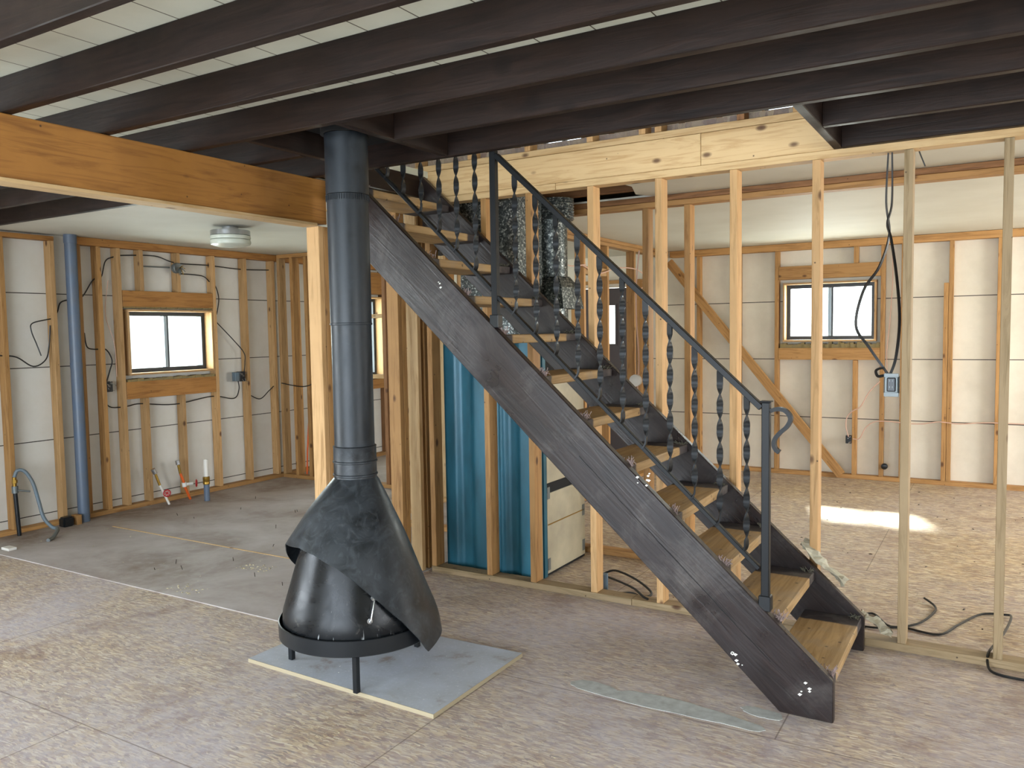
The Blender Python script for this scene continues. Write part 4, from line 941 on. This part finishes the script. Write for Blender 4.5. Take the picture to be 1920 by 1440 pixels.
# torn paper, loose bits
pp = MB()
def sheet(mb, pts, nx, jit, th=.002):
    pass
def crumple(name, cx, cy, cz, lx, ly, lz, mat, label, cat, seed, tilt):
    rnd = random.Random(seed); bm = bmesh.new(); nx, ny = 12, 7; g = []
    for i in range(nx + 1):
        row = []
        for j in range(ny + 1):
            u, v = i/nx - .5, j/ny - .5
            row.append(bm.verts.new((u*lx + rnd.uniform(-.006, .006), v*ly + rnd.uniform(-.006, .006), lz*math.sin(u*7+v*5+seed) + rnd.uniform(-.008, .008))))
        g.append(row)
    for i in range(nx):
        for j in range(ny): bm.faces.new((g[i][j], g[i+1][j], g[i+1][j+1], g[i][j+1]))
    bmesh.ops.recalc_face_normals(bm, faces=bm.faces); bmesh.ops.solidify(bm, geom=list(bm.faces), thickness=.0015)
    mb = MB(); mb.bm.free(); mb.bm = bm
    mb.xf(Matrix.Rotation(tilt, 4, 'Y')); o = mb.build(name, mat, None, False, loc=(cx, cy, cz)); tag(o, label, cat); return o
crumple('torn_paper', -0.725, 4.15, .392, .27, .10, .012, 'paper', 'crumpled greyish paper draped over the far stair stringer', 'paper', 2, math.atan(SL))
crumple('torn_paper', -0.485, 4.175, .12, .16, .10, .008, 'paper', 'loose paper flap hanging by the lowest stair tread', 'paper', 5, .55)
def blob(pts, z, name, mat, label, cat):
    mb = MB(); P = [(p.x, p.y) for p in catmull([Vector((x, y, 0)) for x, y in pts + [pts[0]]], 5)][:-1]
    P = [(x + random.uniform(-.004, .004), y + random.uniform(-.004, .004)) for x, y in P]
    mb.prism(P, 'Z', 0.0, z); o = mb.build(name, mat); tag(o, label, cat); return o
blob([(-1.60, 3.12), (-1.54, 3.165), (-1.43, 3.16), (-1.37, 3.135), (-1.315, 3.163), (-1.082, 3.172), (-0.773, 3.114), (-0.782, 3.066), (-0.957, 3.062), (-1.294, 3.054), (-1.539, 3.075)], .002, 'compound_smear', 'compound', 'long pale smear of dried compound on the floor before the stairs', 'floor patch')
blob([(-0.885, 3.235), (-0.85, 3.262), (-0.79, 3.264), (-0.728, 3.255), (-0.714, 3.207), (-0.764, 3.19), (-0.84, 3.20)], .002, 'compound_smear', 'compound', 'short pale smear of dried compound at the near stringer foot', 'floor patch')
def bits(name, mat, n, reg, smin, smax, label, zb=0.0):
    mb = MB()
    for i in range(n):
        x = random.uniform(reg[0], reg[1]); y = random.uniform(reg[2], reg[3])
        if zb == 0 and ((-3.06 < x < -1.9 and 2.52 < y < 3.28) or (-1.65 < x < -0.5 and 3.0 < y < 4.15) or (x < -3.15 and y > 3.02)): continue
        s = random.uniform(smin, smax); a = random.uniform(0, 3.14)
        q = Matrix.Translation((x, y, zb + s*.25)) @ Matrix.Rotation(a, 4, 'Z') @ Matrix.Rotation(random.uniform(-.3, .3), 4, 'X')
        vs = [q @ Vector(p) for p in ((-s, -s*.3, -s*.2), (s, -s*.45, -s*.2), (s*.8, s*.4, -s*.2), (-s*.7, s*.35, -s*.2), (0, 0, s*.25))]
        vv = [mb.bm.verts.new(p) for p in vs]
        for f in ((0, 1, 4), (1, 2, 4), (2, 3, 4), (3, 0, 4), (3, 2, 1, 0)): mb.bm.faces.new([vv[i_] for i_ in f])
    return tag(mb.build(name, mat), label, 'debris', None, 'stuff')
bits('wood_chips', 'chip', 260, (-5.2, 0.4, 1.0, 4.1), .002, .007, 'tiny pale chips and plaster crumbs scattered on the strand board')
bits('wood_chips', 'chip', 120, (-6.4, -3.3, 3.1, 6.1), .002, .008, 'tiny crumbs and chips scattered on the grey underlayment', .006)
bits('wood_chips', 'chip', 40, (-4.36, -4.1, 3.08, 3.22), .003, .012, 'small heap of splinters at the underlayment seam', .006)
bits('wood_chips', 'chip', 40, (-4.36, -4.1, 3.6, 3.75), .003, .012, 'second small heap of splinters farther into the left bay', .006)
bits('wood_chips', 'nail', 60, (-2.0, 0.2, 4.4, 8.4), .004, .014, 'dark scraps scattered on the right hand room floor')
bits('plaster_crumbs', 'white', 40, (-3.0, -1.95, 2.6, 3.2), .002, .004, 'white plaster crumbs on the hearth board', .018)
mb = MB()
for i in range(26):
    x, y = random.uniform(-6.2, -3.6), random.uniform(3.2, 5.8); h = random.uniform(.012, .03); mb.tube([(x, y, .007), (x + random.uniform(-.008, .008), y + random.uniform(-.008, .008), .007 + h)], .0022, 5)
tag(mb.build('nails', 'nail'), 'small bent nails sticking up from the grey underlayment', 'nails', None, 'stuff')
tag(bx('wood_scrap', -1.27, -1.20, 5.72, 5.745, 0.0, 0.012, 'nail'), 'small dark wood scrap on the right room floor', 'wood scrap')
tag(bx('trim_strip', -6.2, -3.5, 3.925, 3.94, 0.0062, 0.010, WD('pale', 'X')), 'thin pale strip lying along the underlayment seam', 'strip')
tag(bx('foam_scrap', -6.27, -6.17, 3.10, 3.16, 0.0065, 0.025, 'white'), 'white foam scrap at the left floor edge', 'foam scrap')
